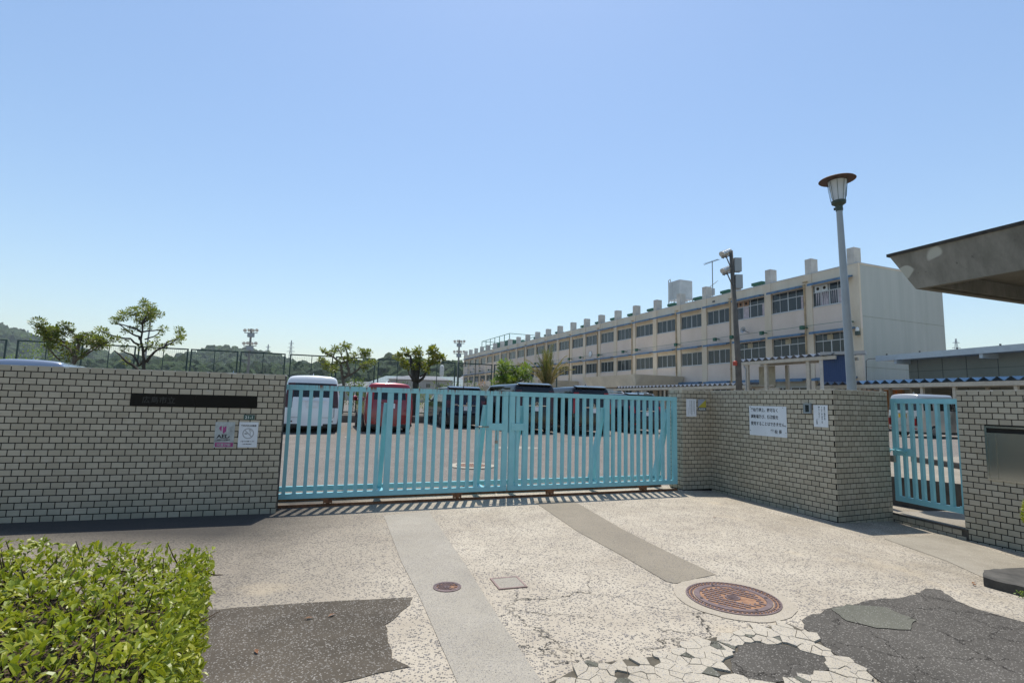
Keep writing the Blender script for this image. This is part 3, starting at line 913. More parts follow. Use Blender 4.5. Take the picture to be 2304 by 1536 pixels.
# ------------------------------------------------------------------ signs on the walls
def on(o, azd, s, z, out=.006):
    d = az(azd)
    return (o[0] + d[0] * s + d[1] * out, o[1] + d[1] * s - d[0] * out, z)
def letter(k, parent, x, y, z):
    return mobj('lettering', TXT[k], parent, (x, y, z), UPR)
npz = thing('nameplate', 'long polished black nameplate set flush in the tiled wall', 'nameplate', on(LO, LAZ, -1.615, 1.249), R(LAZ))
MB().box(0, .655, -.006, .02, .003, .139).box(.657, 1.313, -.006, .02, .003, .139).obj('slab', 'black_plate', npz)
letter('nm', npz, .11, -.0065, .045)
hn = thing('house_number', 'small green house number plate under the black nameplate', 'house number', on(LO, LAZ, -.432, 1.112), R(LAZ))
MB().box(0, .122, -.003, 0, 0, .06).obj('panel', 'green_plate', hn)
letter('g1', hn, .061, -.0035, .014)
ps = thing('aed_notice', 'faded notice with a pink heart on tiled wall', 'notice', on(LO, LAZ, -.728, .783), R(LAZ))
MB().box(0, .21, -.003, 0, 0, .30).obj('panel', 'faded_paper', ps)
def heart(cx, cz, s):
    pts = []
    for i in range(28):
        a_ = 2 * math.pi * i / 28
        pts.append((cx + s * 16 * math.sin(a_) ** 3 / 16, cz + s * (13 * math.cos(a_) - 5 * math.cos(2 * a_) - 2 * math.cos(3 * a_) - math.cos(4 * a_)) / 16))
    return pts
hp = heart(.095, .215, .052)
for seg in (lambda p: p[0] < .072, lambda p: .078 < p[0] < .125):
    pp = [p for p in hp if seg(p)]
    if len(pp) > 2:
        MB().add([(x, -.0034, z) for x, z in pp], [tuple(range(len(pp)))]).obj('heart', 'pink', ps)
letter('ad', ps, .095, -.0036, .112)
letter('a2', ps, .10, -.0036, .085)
MB().box(.012, .205, -.0036, -.003, .008, .058).obj('band', 'pink', ps)
letter('a3', ps, .105, -.0042, .02)
MB().box(.03, .075, -.0048, -.0032, .150, .175).box(.128, .165, -.0048, -.0032, .135, .17).obj('worn_spot', 'faded_paper', ps)
nsg = thing('no_smoking_notice', 'white no smoking notice with crossed cigarette on tiled wall', 'notice', on(LO, LAZ, -.473, .785), R(LAZ))
MB().box(0, .21, -.003, 0, 0, .30).obj('panel', 'sign_white', nsg)
letter('n1', nsg, .105, -.0036, .248)
letter('n2', nsg, .102, -.0036, .066)
letter('n3', nsg, .102, -.0036, .035)
m = MB()
for i in range(40):
    a0, a1 = 2 * math.pi * i / 40, 2 * math.pi * (i + 1) / 40
    m.add([(.105 + r_ * math.cos(a_), -.0036, .165 + r_ * math.sin(a_)) for r_, a_ in ((.052, a0), (.064, a0), (.064, a1), (.052, a1))], [(0, 1, 2, 3)])
m.add([(.105 + x, -.0037, .165 + z) for x, z in ((-.043, .035), (-.035, .043), (.043, -.035), (.035, -.043))], [(0, 3, 2, 1)])
m.obj('ban_ring', 'ink_grey', nsg)
MB().add([(.065, -.0041, .158), (.098, -.0041, .158), (.092, -.0041, .168), (.065, -.0041, .168), (.118, -.0041, .168), (.131, -.0041, .168), (.131, -.0041, .159), (.126, -.0041, .159)], [(0, 1, 2, 3), (4, 7, 6, 5)]).obj('cigarette', 'ink', nsg)
MB().tube([(.135, -.004, .178), (.122, -.004, .183), (.125, -.004, .192), (.112, -.004, .198), (.112, -.004, .208), (.12, -.004, .212), (.128, -.004, .204), (.14, -.004, .19)], .0016, 4).obj('smoke', 'ink', nsg)

sg = thing('notice_board', 'large white notice of four bold lines on tiled wall', 'notice', on(AO, AAZ, .862, .985), R(AAZ))
MB().box(0, .69, -.003, 0, 0, .455).obj('panel', 'sign_white', sg)
for k, x, z in (('r1', .03, .372), ('r2', .03, .268), ('r3', .03, .162), ('r4', .40, .055)): letter(k, sg, x, -.0036, z)
SCREW = MB().lathe([(.006, 0), (.006, .002), (.0, .003)], 8, cap=False).mesh('screw', 'steel_dark')
for x, z in ((.03, .435), (.63, .437), (.02, .07), (.672, .07)): mobj('screw', SCREW, sg, (x, -.003, z), UPR)
ic = thing('intercom', 'grey door intercom with a dark screen', 'intercom', on(AO, AAZ, 1.865, 1.352), R(AAZ))
MB().box(0, .098, -.028, 0, 0, .132).box(-.006, .104, -.04, 0, .1321, .139).box(.0985, .104, -.036, 0, .0, .132).box(-.006, -.0005, -.036, 0, .0, .132).obj('case', 'intercom_grey', ic)
MB().box(.02, .078, -.0295, -.0281, .02, .118).obj('screen', 'screen_black', ic)
s2 = thing('vertical_notice', 'white notice with vertical lines of writing beside the intercom', 'notice', on(AO, AAZ, 1.992, 1.172), R(AAZ))
MB().box(0, .215, -.003, 0, 0, .30).obj('panel', 'sign_white', s2)
for k, x, z in (('v1', .168, .262), ('v2', .128, .262), ('v3', .087, .262), ('v4', .05, .085)): letter(k, s2, x, -.0036, z)
s3 = thing('small_notice', 'narrow white notice with fine vertical columns on gate pillar', 'notice', on(PO, PAZ, .072, 1.232), R(PAZ))
MB().box(0, .208, -.003, 0, 0, .30).obj('panel', 'sign_white', s3)
m = MB()
rg = random.Random(11)
for x, z0, z1 in ((.17, .05, .275), (.155, .09, .275), (.118, .03, .275), (.103, .03, .275), (.075, .06, .275), (.037, .03, .15)):
    z = z1
    while z > z0:
        m.box(x - .003, x + .003, -.0034, -.003, z - .0055, z)
        z -= .0085
m.obj('print_columns', 'ink', s3)
s4 = thing('security_plate', 'blue and yellow security company plate on gate pillar', 'plate', on(PO, PAZ, .312, 1.328), R(PAZ))
MB().box(0, .18, -.003, 0, 0, .205).obj('panel', 'sticker_grey', s4)
MB().add([(.005, -.0034, .065), (.175, -.0034, .2), (.005, -.0034, .2)], [(0, 1, 2)]).obj('upper_field', 'sticker_blue', s4)
MB().add([(.005, -.0034, .065), (.175, -.0034, .065), (.175, -.0034, .2)], [(0, 1, 2)]).obj('lower_field', 'sticker_yellow', s4)
letter('al', s4, .09, -.0036, .022)

# ------------------------------------------------------------------ manhole covers and lids
def manhole(label, c, rad, frame_w, step, rz):
    root = thing('manhole_cover', label, 'manhole', (*c, gz(*c) + .001), rz)
    MB().lathe([(rad + frame_w, .0), (rad + frame_w, .0085), (rad + frame_w - .012, .0095), (rad + frame_w - .012, .004), (rad + .003, .004), (rad + .003, .0)], 48, cap=False).obj('frame', 'manhole', root)
    m = MB()
    m.lathe([(rad * .84, .0045), (0.001, .0045)], 48, cap=False)
    cv = m.obj('cover', 'manhole_rust', root)
    MB().lathe([(rad - .002, 0), (rad - .002, .009), (rad * .85, .0095), (rad * .835, .0044)], 48, cap=False).obj('cover_ring', 'manhole', cv)
    MB().lathe([(rad + frame_w - .012, .0042), (rad + .003, .0042)], 48, cap=False).obj('frame_bed', 'manhole_rust', root)
    b = MB()
    k = 0
    n = int(rad / step)
    for i in range(-n, n + 1):
        for j in range(-n, n + 1):
            x, y = (i + (.5 if j % 2 else 0)) * step, j * step * .82
            if math.hypot(x, y) < rad * .80 and math.hypot(x, y) > rad * .2 and not (abs(x - rad * .42) < rad * .17 and abs(y) < rad * .2):
                b.box(x - step * .42, x + step * .42, y - step * .24, y + step * .06, .0046, .0092)
                b.box(x - step * .5, x - step * .36, y - step * .24, y + step * .5, .0046, .0091)
    for i in range(int(2 * math.pi * (rad + frame_w / 2) / (step * .62))):
        for q in (.3, .7):
            a_ = (i + (.5 if q > .5 else 0)) * step * .62 / (rad + frame_w / 2)
            r_ = rad + frame_w * q
            M = Matrix.Rotation(a_, 4, 'Z') @ Matrix.Translation((r_, 0, 0))
            b.box(-frame_w * .12, frame_w * .12, -step * .17, step * .17, .0041, .0086, M)
    props(b.obj('stud', 'manhole', cv), kind='stuff')
    MB().lathe([(rad * .2, .0046), (rad * .2, .0095), (rad * .15, .0095), (rad * .15, .0046)], 24, cap=False).box(-rad * .13, rad * .13, -rad * .09, -rad * .05, .0046, .0093).box(-rad * .13, rad * .13, -rad * .015, rad * .025, .0046, .0093).box(-rad * .13, rad * .13, rad * .06, rad * .1, .0046, .0093).obj('emblem', 'manhole', cv)
    m = MB()
    for a_ in (.6, 2.4, 3.9, 5.6):
        m.lathe([(.014 * rad / .3, .0097), (.0, .0098)], 10, (math.cos(a_) * rad * .9, math.sin(a_) * rad * .9, 0), False)
    m.obj('lift_hole', 'black_hole', cv)
    return root
manhole('large rusty patterned manhole cover with a ring frame', (1.695, 4.10), .275, .058, .052, R(-35))
sheet('manhole_surround', rough([(1.695 + .42 * math.cos(a_ * math.pi / 18), 4.10 + .43 * math.sin(a_ * math.pi / 18)) for a_ in range(36)], .015, .07, 6), up(.0042), 'smooth_patch')
manhole('small round rusty cover in the pale paving strip', (-0.445, 4.17), .095, .012, .022, 0)
lid = thing('inspection_cover', 'square concrete inspection cover in rusty steel frame', 'cover', (.02, 4.30, .001), R(18))
MB().box(-.115, .115, -.125, -.108, .0, .008).box(-.115, .115, .108, .125, .0, .008).box(-.115, -.1, -.1079, .1079, .0, .008).box(.1, .115, -.1079, .1079, .0, .008).obj('frame', 'lid_frame', lid)
MB().box(-.0995, .0995, -.1075, .1075, 0, .006).obj('lid_panel', 'strip_light', lid)
ym = thing('manhole_cover', 'round iron cover in a white concrete ring, out in the yard', 'manhole', (-.77, 11.1, yz(-.77, 11.1) + .004))
MB().lathe([(.48, -.02), (.48, .012), (.33, .014), (.33, .0)], 40, cap=False).obj('ring', 'chip', ym)
MB().lathe([(.328, .0), (.328, .012), (.0, .012)], 40, cap=False).obj('cover', 'manhole', ym)
m = MB()
for i in range(-7, 8):
    for j in range(-7, 8):
        if math.hypot(i, j) < 7.2: m.box(i * .042 - .014, i * .042 + .014, j * .042 - .014, j * .042 + .014, .0125, .016)
props(m.obj('stud', 'manhole_rust', ym), kind='stuff')
sheet('pale_yard_patch', rough([(-.4, 14.5), (.5, 14.55), (1.0, 15.0), (.3, 15.25), (-.3, 15.0)], .06, .15, 4), lambda x, y: yz(x, y) + .006, 'strip_light')
for x, y in ((-4.95, 16.2), (-2.75, 17.6), (-7.9, 15.9)):
    a_ = R(111)
    props(MB().box(-.06, .06, -.25, .25, 0, .005).obj('parking_mark', 'strip_light', None, (x, y, yz(x, y) + .003), (0, 0, a_ - R(90))), kind='structure')

# kerb stone and planting bed at the right edge
kr = thing('kerb_stone', 'chipped dark stone kerb edging the planting bed', 'kerb', (0, 0, 0))
kp = rough([(4.10, 4.70), (4.34, 4.96), (5.2, 5.25), (6.2, 4.6), (6.0, 3.6), (4.6, 3.9)], .012, .07, 2)
MB().prism(kp, -.2, lambda x, y: gz(x) + .075 + .012 * noise.noise(Vector((x * 9, y * 9, 0)))).obj('stone', 'dark_or_shaded_concrete', kr)
for p, a_ in (((4.02, 4.72), .4), ((4.0, 4.66), 1.2), ((-1.28, 3.52), .3), ((-1.14, 3.56), 1.0), ((-1.35, 3.05), 2.2), ((2.62, 6.9), .2)):
    m = MB().add([(0, 0, 0), (.028, .012, .006), (.06, 0, .002), (.028, -.012, .007)], [(0, 1, 2, 3)])
    props(m.obj('dry_leaf', 'dry_leaf', None, (*p, gz(*p) + .012), (0, 0, a_)), 'small brown dead leaf lying on the pale paving', 'leaf', 'dead leaves on the paving')

# ------------------------------------------------------------------ concrete canopy and lamp post
cn = thing('concrete_canopy', 'weathered concrete canopy with splayed edges and a dark rim', 'canopy', (6.23, 7.96, 3.3), R(-70.0))
X, Y, k, h = 4.2, 4.4, .22, .535
def ringf(a, b):
    return [(i, (i + 1) % 4, (i + 1) % 4 + 4, i + 4) for i in range(4)]
MB().add([(0, 0, 0), (X, 0, 0), (X, Y, 0), (0, Y, 0), (-k, -k, h), (X + k, -k, h), (X + k, Y + k, h), (-k, Y + k, h)], ringf(0, 4)).obj('fascia', 'old_concrete', cn)
MB().box(-k - .03, X + k + .03, -k - .03, Y + k + .03, h, h + .045).obj('rim', 'moss_edge', cn)
i = .10
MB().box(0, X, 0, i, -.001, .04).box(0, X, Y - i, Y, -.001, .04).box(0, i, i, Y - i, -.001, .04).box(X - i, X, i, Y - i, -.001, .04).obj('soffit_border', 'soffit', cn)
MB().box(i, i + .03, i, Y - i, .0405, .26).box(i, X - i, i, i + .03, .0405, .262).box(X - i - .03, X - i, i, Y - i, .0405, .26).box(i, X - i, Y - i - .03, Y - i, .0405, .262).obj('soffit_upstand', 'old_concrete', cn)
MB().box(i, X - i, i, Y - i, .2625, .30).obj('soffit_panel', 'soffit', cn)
MB().box(.4, X - .4, 3.7, 3.95, -3.6, .26).obj('support_wall', 'old_concrete', cn)

lp = thing('lamp_post', 'tall grey lamp post with a glass lantern under a rusty disc hat', 'lamp', (6.28, 9.6, -.34))
lp.scale = (1.2, 1.2, 1.2)
lp.rotation_euler = (0, R(-1.35), 0)
MB().lathe([(.085, 0), (.085, .02), (.074, .03), (.066, 1.7), (.055, 3.2), (.044, 4.56), (.044, 4.6)], 20).obj('pole', 'pole_grey', lp, smooth=True)
MB().lathe([(.05, 4.58), (.052, 4.66), (.07, 4.68), (.10, 4.70), (.105, 4.74), (.09, 4.75)], 18).obj('lantern_base', 'lamp_green', lp)
for a_ in (.3, 2.3, 4.4): MB().box(.05, .075, -.008, .008, 4.61, 4.65).obj('bolt', 'lamp_green', lp, rot=(0, 0, a_))
MB().lathe([(.082, 4.751), (.096, 4.85), (.132, 5.07)], 18, cap=False).obj('lantern_glass', 'lamp_glass', lp, smooth=True)
for i in range(8):
    a_ = 2 * math.pi * i / 8 + .2
    c, s = math.cos(a_), math.sin(a_)
    MB().tube([(c * .095, s * .095, 4.75), (c * .118, s * .118, 4.95), (c * .138, s * .138, 5.075)], .0035, 4).obj('glass_rib', 'lamp_green', lp)
for i in range(4):
    a_ = 2 * math.pi * i / 4 + .3
    c, s = math.cos(a_), math.sin(a_)
    MB().tube([(c * .10, s * .10, 4.72), (c * .14, s * .14, 4.78), (c * .185, s * .185, 5.085)], .004, 4).obj('guard_wire', 'lamp_green', lp)
MB().lathe([(.255, 5.082), (.262, 5.088), (.25, 5.10), (.12, 5.135), (.0, 5.145)], 28, cap=False).lathe([(.0, 5.0815), (.255, 5.0815)], 28, cap=False).obj('hat', 'lamp_rust', lp, smooth=False)

# ------------------------------------------------------------------ school building
SO_, SAZ = (26.226, 39.0), 111.9
sb = thing('school_building', 'long three-storey cream school with blue awnings and rooftop posts', 'school', (*SO_, 0), R(SAZ))
PS = [.22, 4.08, 8.16, 12.32, 16.27, 20.31, 24.5, 28.75, 32.95, 37.1, 41.22, 45.4, 49.89, 54.3, 58.7, 63.1, 67.55, 72.0, 76.5, 80.9, 85.38, 89.8, 94.13, 98.4, 102.6]
LEN = 103.2
MB().box(0, LEN, -10.2, -.20, -.5, 12.45).obj('wall', 'school_end', sb)
MB().box(-.001, LEN, -.1995, 0, 11.55, 12.55).box(-.02, LEN, -10.22, -.2, 12.451, 12.55).obj('parapet', 'school_wall', sb)
MB().box(-.03, LEN + .02, -10.25, .03, 12.5505, 12.61).obj('parapet_cap', 'alu', sb)
MB().box(-.002, LEN, -.1993, -.002, 7.52, 9.66).obj('spandrel', 'school_panel', sb)
MB().box(-.0025, LEN, -.1991, -.003, 3.9, 5.62).obj('spandrel', 'school_panel', sb)
MB().box(-.003, LEN, -.1989, -.004, -.5, 1.2).obj('plinth', 'school_panel', sb)
MB().box(.0, .78, -.1985, .012, -.5, 12.5495).obj('corner_pier', 'school_wall', sb)
for zz in (8.45, 4.6):
    MB().box(-.008, -.002, -10.1, -.25, zz, zz + .03).obj('wall_joint', 'gym_wall', sb)
for s in PS[1:]:
    MB().box(s - .15, s + .57, -.1985, .055, -.5, 12.5495).obj('pilaster', 'school_wall', sb)
RP_ = MB().box(-.18, .40, -.72, .057, 12.6105, 13.85).mesh('roof_post', 'post_white')
for s in PS: mobj('roof_post', RP_, sb, (s + (.2 if s < 1 else 0), 0, 0))
# windows: one frame with its four panes per opening
wcache = {}
def window(s0, s1, z0, z1, transom):
    w = s1 - s0
    key = (round(w, 1), round(z1 - z0, 2), transom)
    if key not in wcache:
        W_, H_ = key[0], z1 - z0
        m = MB()
        m.box(0, W_, -.16, -.10, 0, .06).box(0, W_, -.16, -.10, H_ - .05, H_).box(0, .05, -.16, -.101, .06, H_ - .05).box(W_ - .05, W_, -.16, -.101, .06, H_ - .05)
        m.box(W_ / 2 - .045, W_ / 2 + .045, -.16, -.099, .0601, H_ - .0501)
        zt = H_ * .66
        if transom: m.box(.0501, W_ / 2 - .0451, -.158, -.1, zt - .035, zt + .035).box(W_ / 2 + .0451, W_ - .0501, -.158, -.1, zt - .035, zt + .035)
        for q in (.25, .75): m.box(W_ * q - .022, W_ * q + .022, -.157, -.102, .0602, (zt - .0352) if transom else H_ - .0502)
        if transom:
            for q in (.25, .75): m.box(W_ * q - .02, W_ * q + .02, -.157, -.103, zt + .0352, H_ - .0502)
        m.box(-.04, W_ + .04, -.1, .035, -.07, -.002)
        fm_ = m.mesh('window', 'alu')
        pw = W_ / 4 - .05
        pm = MB().box(-pw / 2, pw / 2, -.006, .006, .062, (zt - .036) if transom else H_ - .052).mesh('pane', 'window_glass')
        tm = MB().box(-pw / 2, pw / 2, -.006, .006, zt + .036, H_ - .052).mesh('pane', 'window_glass') if transom else None
        wcache[key] = (fm_, pm, tm, W_)
    fm_, pm, tm, W_ = wcache[key]
    o = mobj('window', fm_, sb, (s0, 0, z0))
    for q in range(4):
        mobj('pane', pm, o, (W_ * (q + .5) / 4, -.135 + (.012 if q % 2 else 0), 0), (random.gauss(0, .004), 0, random.gauss(0, .006)))
        if tm: mobj('pane', tm, o, (W_ * (q + .5) / 4, -.135, 0))
    return o, W_
for b in range(24):
    s0, s1 = PS[b] + (.62 if b else .82), PS[b + 1] - .19
    near = b < 3
    for lev, (zb, ztall, zlow) in enumerate(((9.72, 11.5, 11.14), (5.67, 7.46, 7.08))):
        z1 = ztall if near else zlow
        o, W_ = window(s0, s1, zb, z1, near)
        MB().box(s0 - .05, s1 + .05, -.1988, -.06, z1 + .002, zb + 1.86).obj('lintel', 'school_wall', sb)
        if near:
            H_ = z1 - zb
            zt = H_ * .66
            if lev == 0:      # curtains and fan panels of the classroom windows
                cs = {0: ((.06, W_ * .47), (.54 * W_, .94 * W_)), 1: ((W_ * .86, W_ * .96), (.06 * W_, .12 * W_)), 2: ((.06, .10 * W_), (.56 * W_, .95 * W_))}[b]
                for a_, c_ in cs:
                    m = MB()
                    n_ = max(2, int((c_ - a_) / .05))
                    m.v = [(a_ + (c_ - a_) * i / n_, -.122 + .008 * math.sin(i * 1.9), z) for z in (.07, zt - .04) for i in range(n_ + 1)]
                    m.f = [(i, i + 1, i + n_ + 2, i + n_ + 1) for i in range(n_)]
                    m.obj('curtain', 'curtain', o)
                fx = {0: W_ * .55, 1: None, 2: W_ * .55}[b]
                if fx:
                    fp = MB().box(fx, fx + W_ * .4, -.125, -.115, zt + .04, H_ - .06).obj('fan_panel', 'fan_panel' if b == 0 else 'fan_panel_brown', o)
                    for q in (.1, .3):
                        MB().lathe([(.13, 0), (.13, .012), (.0, .012)], 16, (0, 0, 0), False).obj('fan_opening', 'black_hole', fp, (fx + W_ * q, -.115, (zt + H_) / 2), (R(-90), 0, 0))
            else:
                MB().box(W_ * .45, W_ * .62, -.115, -.09, zt + .06, H_ - .12).obj('fan_panel', 'panel_cream', o)
    # thin projecting awnings over the windows
    for zz in (11.56, 7.56) + ((3.78,) if b < 6 else ()):
        e0, e1 = (PS[b] + .60 if b else .45), PS[b + 1] - .17
        MB().add([(e0, -.0, zz + .02), (e1, -.0, zz + .02), (e1, .62, zz - .14), (e0, .62, zz - .14), (e0, -.0, zz + .14), (e1, -.0, zz + .14), (e1, .62, zz + .05), (e0, .62, zz + .05)],
                 [(0, 1, 2, 3), (7, 6, 5, 4), (3, 2, 6, 7), (0, 3, 7, 4), (2, 1, 5, 6)]).obj('awning', 'awning_blue', sb)
    if b < 8:
        o, W_ = window(s0, s1, 1.25, 3.2, False)
DP = MB().tube([(0, 0, 0), (0, 0, 8.4)], .06, 8).box(-.09, .09, -.09, .07, 8.4, 8.75).box(-.35, .1, -.09, .09, 8.9, 8.98).box(-.08, .08, -.07, .07, 2.0, 2.06).box(-.08, .08, -.07, .07, 5.0, 5.06).mesh('drainpipe', 'pipe_beige')
for i in range(1, 24, 2): mobj('drainpipe', DP, sb, (PS[i] + .5, .13, 3.0))
BRK = MB().box(-.05, .05, -.0, .62, .02, .10).box(-.16, .16, .5, .74, -.14, .18).mesh('awning_bracket', 'green_metal')
for s in [.55, 4.45, 8.55, 12.1, 14.3, 20.2, 27.5, 30.4, 36.4, 41.5, 45, 53, 57.5, 62, 76, 82, 88, 95]:
    mobj('awning_bracket', BRK, sb, (s, .055, 8.02))
MB().tube([(.5, .6, 8.12), (8.5, .6, 8.16), (28, .6, 8.14), (60, .6, 8.12), (100, .6, 8.12)], .016, 4).obj('awning_cable', 'green_metal', sb)
ck = MB().lathe([(.42, 0), (.42, .08), (.38, .1), (.0, .1)], 24, cap=False).obj('wall_clock', 'clock_white', sb, (39.6, .0, 8.45), (R(-90), 0, 0))
MB().lathe([(.43, .0), (.43, .11), (.39, .11)], 24, cap=False).obj('clock_rim', 'alu', ck)
MB().box(-.015, .015, 0, .28, .101, .11).box(0, .2, -.015, .015, .101, .112).obj('clock_hand', 'ink', ck)
def horn(s, z):
    h_ = MB().lathe([(.06, .0), (.08, .25), (.16, .42), (.30, .5)], 14, cap=False).obj('loudspeaker', 'speaker_grey', sb, (s, .35, z), (R(-75), R(-25), 0))
    MB().tube([(s, 0, z - .1), (s, .35, z)], .025, 5).obj('horn_bracket', 'dark_wire', sb)
horn(10.6, 8.45)
for s in (88, 92.5, 97): horn(s, 8.6)
MB().box(.05, .3, .06, .3, 7.0, 7.3).obj('sensor_box', 'lamp_green', sb)
MB().lathe([(.12, 7.3), (.13, 7.5), (.05, 7.6)], 12, (.18, .18, 0)).obj('sensor_lamp', 'clock_white', sb)
for s in (14.9, 20.4): MB().box(s, s + .35, .0005, .03, 12.0, 12.15).obj('wall_vent', 'louver_dark', sb)

# on the roof
def on_roof(s, t): 
    d = az(SAZ); n = (.928, .373)
    return (SO_[0] + d[0] * s + n[0] * t, SO_[1] + d[1] * s + n[1] * t)
for i, s in enumerate([10.7, 14.8, 18.9, 23.3, 27.3, 31.6, 35.8, 39.9, 44.2, 53, 57.4, 61.9, 80.3, 84.6, 93]):
    x, y = on_roof(s, 1.7)
    v = thing('roof_vent', 'dark green ventilator box on the school roof', 'vent', (x, y, 12.612), R(SAZ), 'green ventilators between the roof posts')
    MB().box(-.5, .5, -.4, .4, 0, .45).obj('housing', 'green_metal', v)
    MB().box(-.62, .62, -.52, .52, .4501, .72).obj('cowl', 'green_metal', v)
x, y = on_roof(24.9, 4)
tk = thing('water_tank', 'white water tank on legs above the school roof', 'tank', (x, y, 12.612), R(SAZ))
m = MB().box(-1.0, 1.0, -.95, .95, 1.75, 3.95)
m.obj('tank_body', 'tank_white', tk)
for q in (-.66, -.33, 0, .33, .66):
    MB().box(q - .02, q + .02, .9505, .975, 1.75, 3.95).obj('tank_rib', 'tank_white', tk)
MB().box(-1.08, 1.08, -1.03, 1.03, 1.62, 1.749).obj('tank_floor', 'alu', tk)
for a_ in (-1.0, 0, 1.0):
    for c_ in (-.95, .95):
        m = MB().bar((a_ * 1.15, c_ * 1.15, 0), (a_, c_, 1.62), .1)
        m.bar((a_ * 1.1, c_ * 1.1, .1), (a_ * .5, c_, 1.6), .05)
        m.obj('leg', 'tank_white', tk)
MB().tube([(1.25, .8, 0), (1.25, .8, 4.3), (.95, .8, 4.38), (.85, .8, 3.95)], .06, 8).obj('pipe', 'tank_white', tk)
x, y = on_roof(18.4, 3)
an = thing('tv_antenna', 'thin television antenna mast on the school roof', 'antenna', (x, y, 12.612), R(SAZ))
MB().tube([(0, 0, 0), (0, 0, 4.9)], .045, 6).bar((0, 0, .9), (.35, 0, 0), .04).bar((0, 0, .9), (-.35, 0, 0), .04).obj('mast', 'dark_wire', an)
m = MB().bar((-1.0, 0, 4.85), (1.3, 0, 4.75), .035)
for i in range(14): m.bar((-.95 + .16 * i, -.25, 4.85), (-.95 + .16 * i, .25, 4.85), .02)
m.obj('yagi', 'dark_wire', an)
m = MB().bar((-.6, 0, 2.4), (.7, 0, 1.95), .05).bar((-.5, -.3, 2.6), (-.35, .3, 2.1), .04).box(-.22, .22, -.1, .1, 1.0, 1.75)
m.obj('lower_antenna', 'speaker_grey', an)
x, y = on_roof(84.5, 5)
cg = thing('roof_cage', 'green railed cage round plant on the far roof', 'cage', (x, y, 12.612), R(SAZ))
for a_ in (-9, -6, -3, 0, 3, 6, 9):
    for c_ in (-3.5, 3.5): MB().bar((a_, c_, 0), (a_, c_, 2.9), .12).obj('cage_post', 'green_net', cg)
m = MB()
for c_ in (-3.5, 3.5):
    for z in (1.5, 2.9): m.bar((-9, c_, z), (9, c_, z), .1)
for a_ in (-9, 9):
    for z in (1.5, 2.9): m.bar((a_, -3.5, z), (a_, 3.5, z), .1)
m.obj('cage_rail', 'green_net', cg)
MB().box(-7, 2, -2.5, 2.5, 0, 1.9).obj('plant_box', 'green_metal', cg)

# porches of the school
def porch(label, s0, s1, prot, z0, z1, slope):
    root = thing('entrance_porch', label, 'porch', (*SO_, 0), R(SAZ))
    MB().add([(s0 + slope, .06, z0), (s1 - slope, .06, z0), (s1 - slope, prot - slope, z0), (s0 + slope, prot - slope, z0), (s0, .06, z1), (s1, .06, z1), (s1, prot, z1), (s0, prot, z1)],
             [(0, 1, 2, 3), (4, 7, 6, 5), (2, 6, 7, 3), (0, 3, 7, 4), (1, 5, 6, 2), (0, 4, 5, 1)]).obj('canopy_slab', 'porch_cream', root)
    for s in (s0 + 1.2, s1 - 1.2):
        MB().box(s - .25, s + .25, prot - 2.2, prot - 1.7, -.3, z0 + .001).obj('column', 'porch_cream', root)
porch('wide cream entrance porch in front of the school', 19.6, 30.4, 6.5, 3.25, 4.52, .55)
porch('cream entrance porch behind the palm tree', 43.0, 48.0, 6.8, 3.6, 4.6, .4)
porch('farthest cream porch behind the fence', 75.4, 84.5, 6.8, 2.2, 4.25, .5)

# ------------------------------------------------------------------ covered walkways and the low hall
def walkway(label, p0, p1, z, width, posts, mat, pitch=.55, amp=.11, side=1, group=None):
    v = Vector((p1[0] - p0[0], p1[1] - p0[1]))
    L_ = v.length
    root = thing('covered_walkway', label, 'walkway', (p0[0], p0[1], 0), math.atan2(v.y, v.x))
    m = MB()
    n = int(L_ / pitch * 8)
    prof = []
    for i in range(n + 1):
        x = L_ * i / n
        ph = (x / pitch) % 1
        q = (0, 0, .5, 1, 1, 1, .5, 0, 0)
        prof.append((x, z + amp * (1 - abs(2 * ph - 1)) * 2 - amp))
    for y in (-.12, width):
        m.v += [(x, y * side, zz + (.12 if y > 0 else 0)) for x, zz in prof]
    m.f = [(i, i + 1, i + n + 2, i + n + 1) for i in range(n)]
    m.obj('corrugated_roof', mat, root)
    MB().box(-.1, L_ + .1, min(-.1 * side, .02 * side), max(-.1 * side, .02 * side), z - amp - .22, z - amp - .01).obj('fascia_beam', 'frame_beige', root)
    MB().box(0, L_, min(side * (width - .15), side * (width - .05)), max(side * (width - .15), side * (width - .05)), z - amp - .18, z - amp).obj('rear_beam', 'frame_beige', root)
    for x in posts:
        for y in (.06, width - .1):
            MB().box(x - .07, x + .07, side * y - .07, side * y + .07, -.2, z - amp - .225 + (.04 if y > 1 else 0)).obj('post', 'frame_beige', root)
    return root
walkway('covered walkway with blue corrugated roof in front of the low hall', (19.9, 34.0), (22.8, 23.0), 3.02, 2.4, [.4, 1.8, 3.0, 4.3, 6.6, 8.2, 10.8], 'roof_blue')
walkway('low covered walkway with grey corrugated roof beside the cream porch', (11.0, 54.5), (17.1, 37.5), 3.08, 2.2, [1, 4.5, 8, 11, 14, 17.5], 'roof_grey')
uw = walkway('raised walkway roof carried above a cream screen and blue panel', (16.5, 38.0), (19.3, 31.2), 4.72, 2.2, [], 'roof_grey')
for x in (.75, 2.35, 5.55):
    for y in (.06, 2.05): MB().box(x - .11, x + .11, y - .08, y + .08, -.2, 4.39).obj('post', 'frame_beige', uw)
MB().box(.87, 2.23, 1.0, 1.04, 3.0, 4.30).obj('cream_screen', 'panel_cream', uw)
for i in range(12): MB().box(.9 + i * .112, .92 + i * .112, .985, .999, 3.02, 4.28).obj('screen_rib', 'panel_cream', uw)
MB().box(.6, 2.6, .9, 1.0, 2.55, 2.8).box(.87, 2.23, .95, .999, 2.9, 2.96).obj('cross_beam', 'frame_beige', uw)
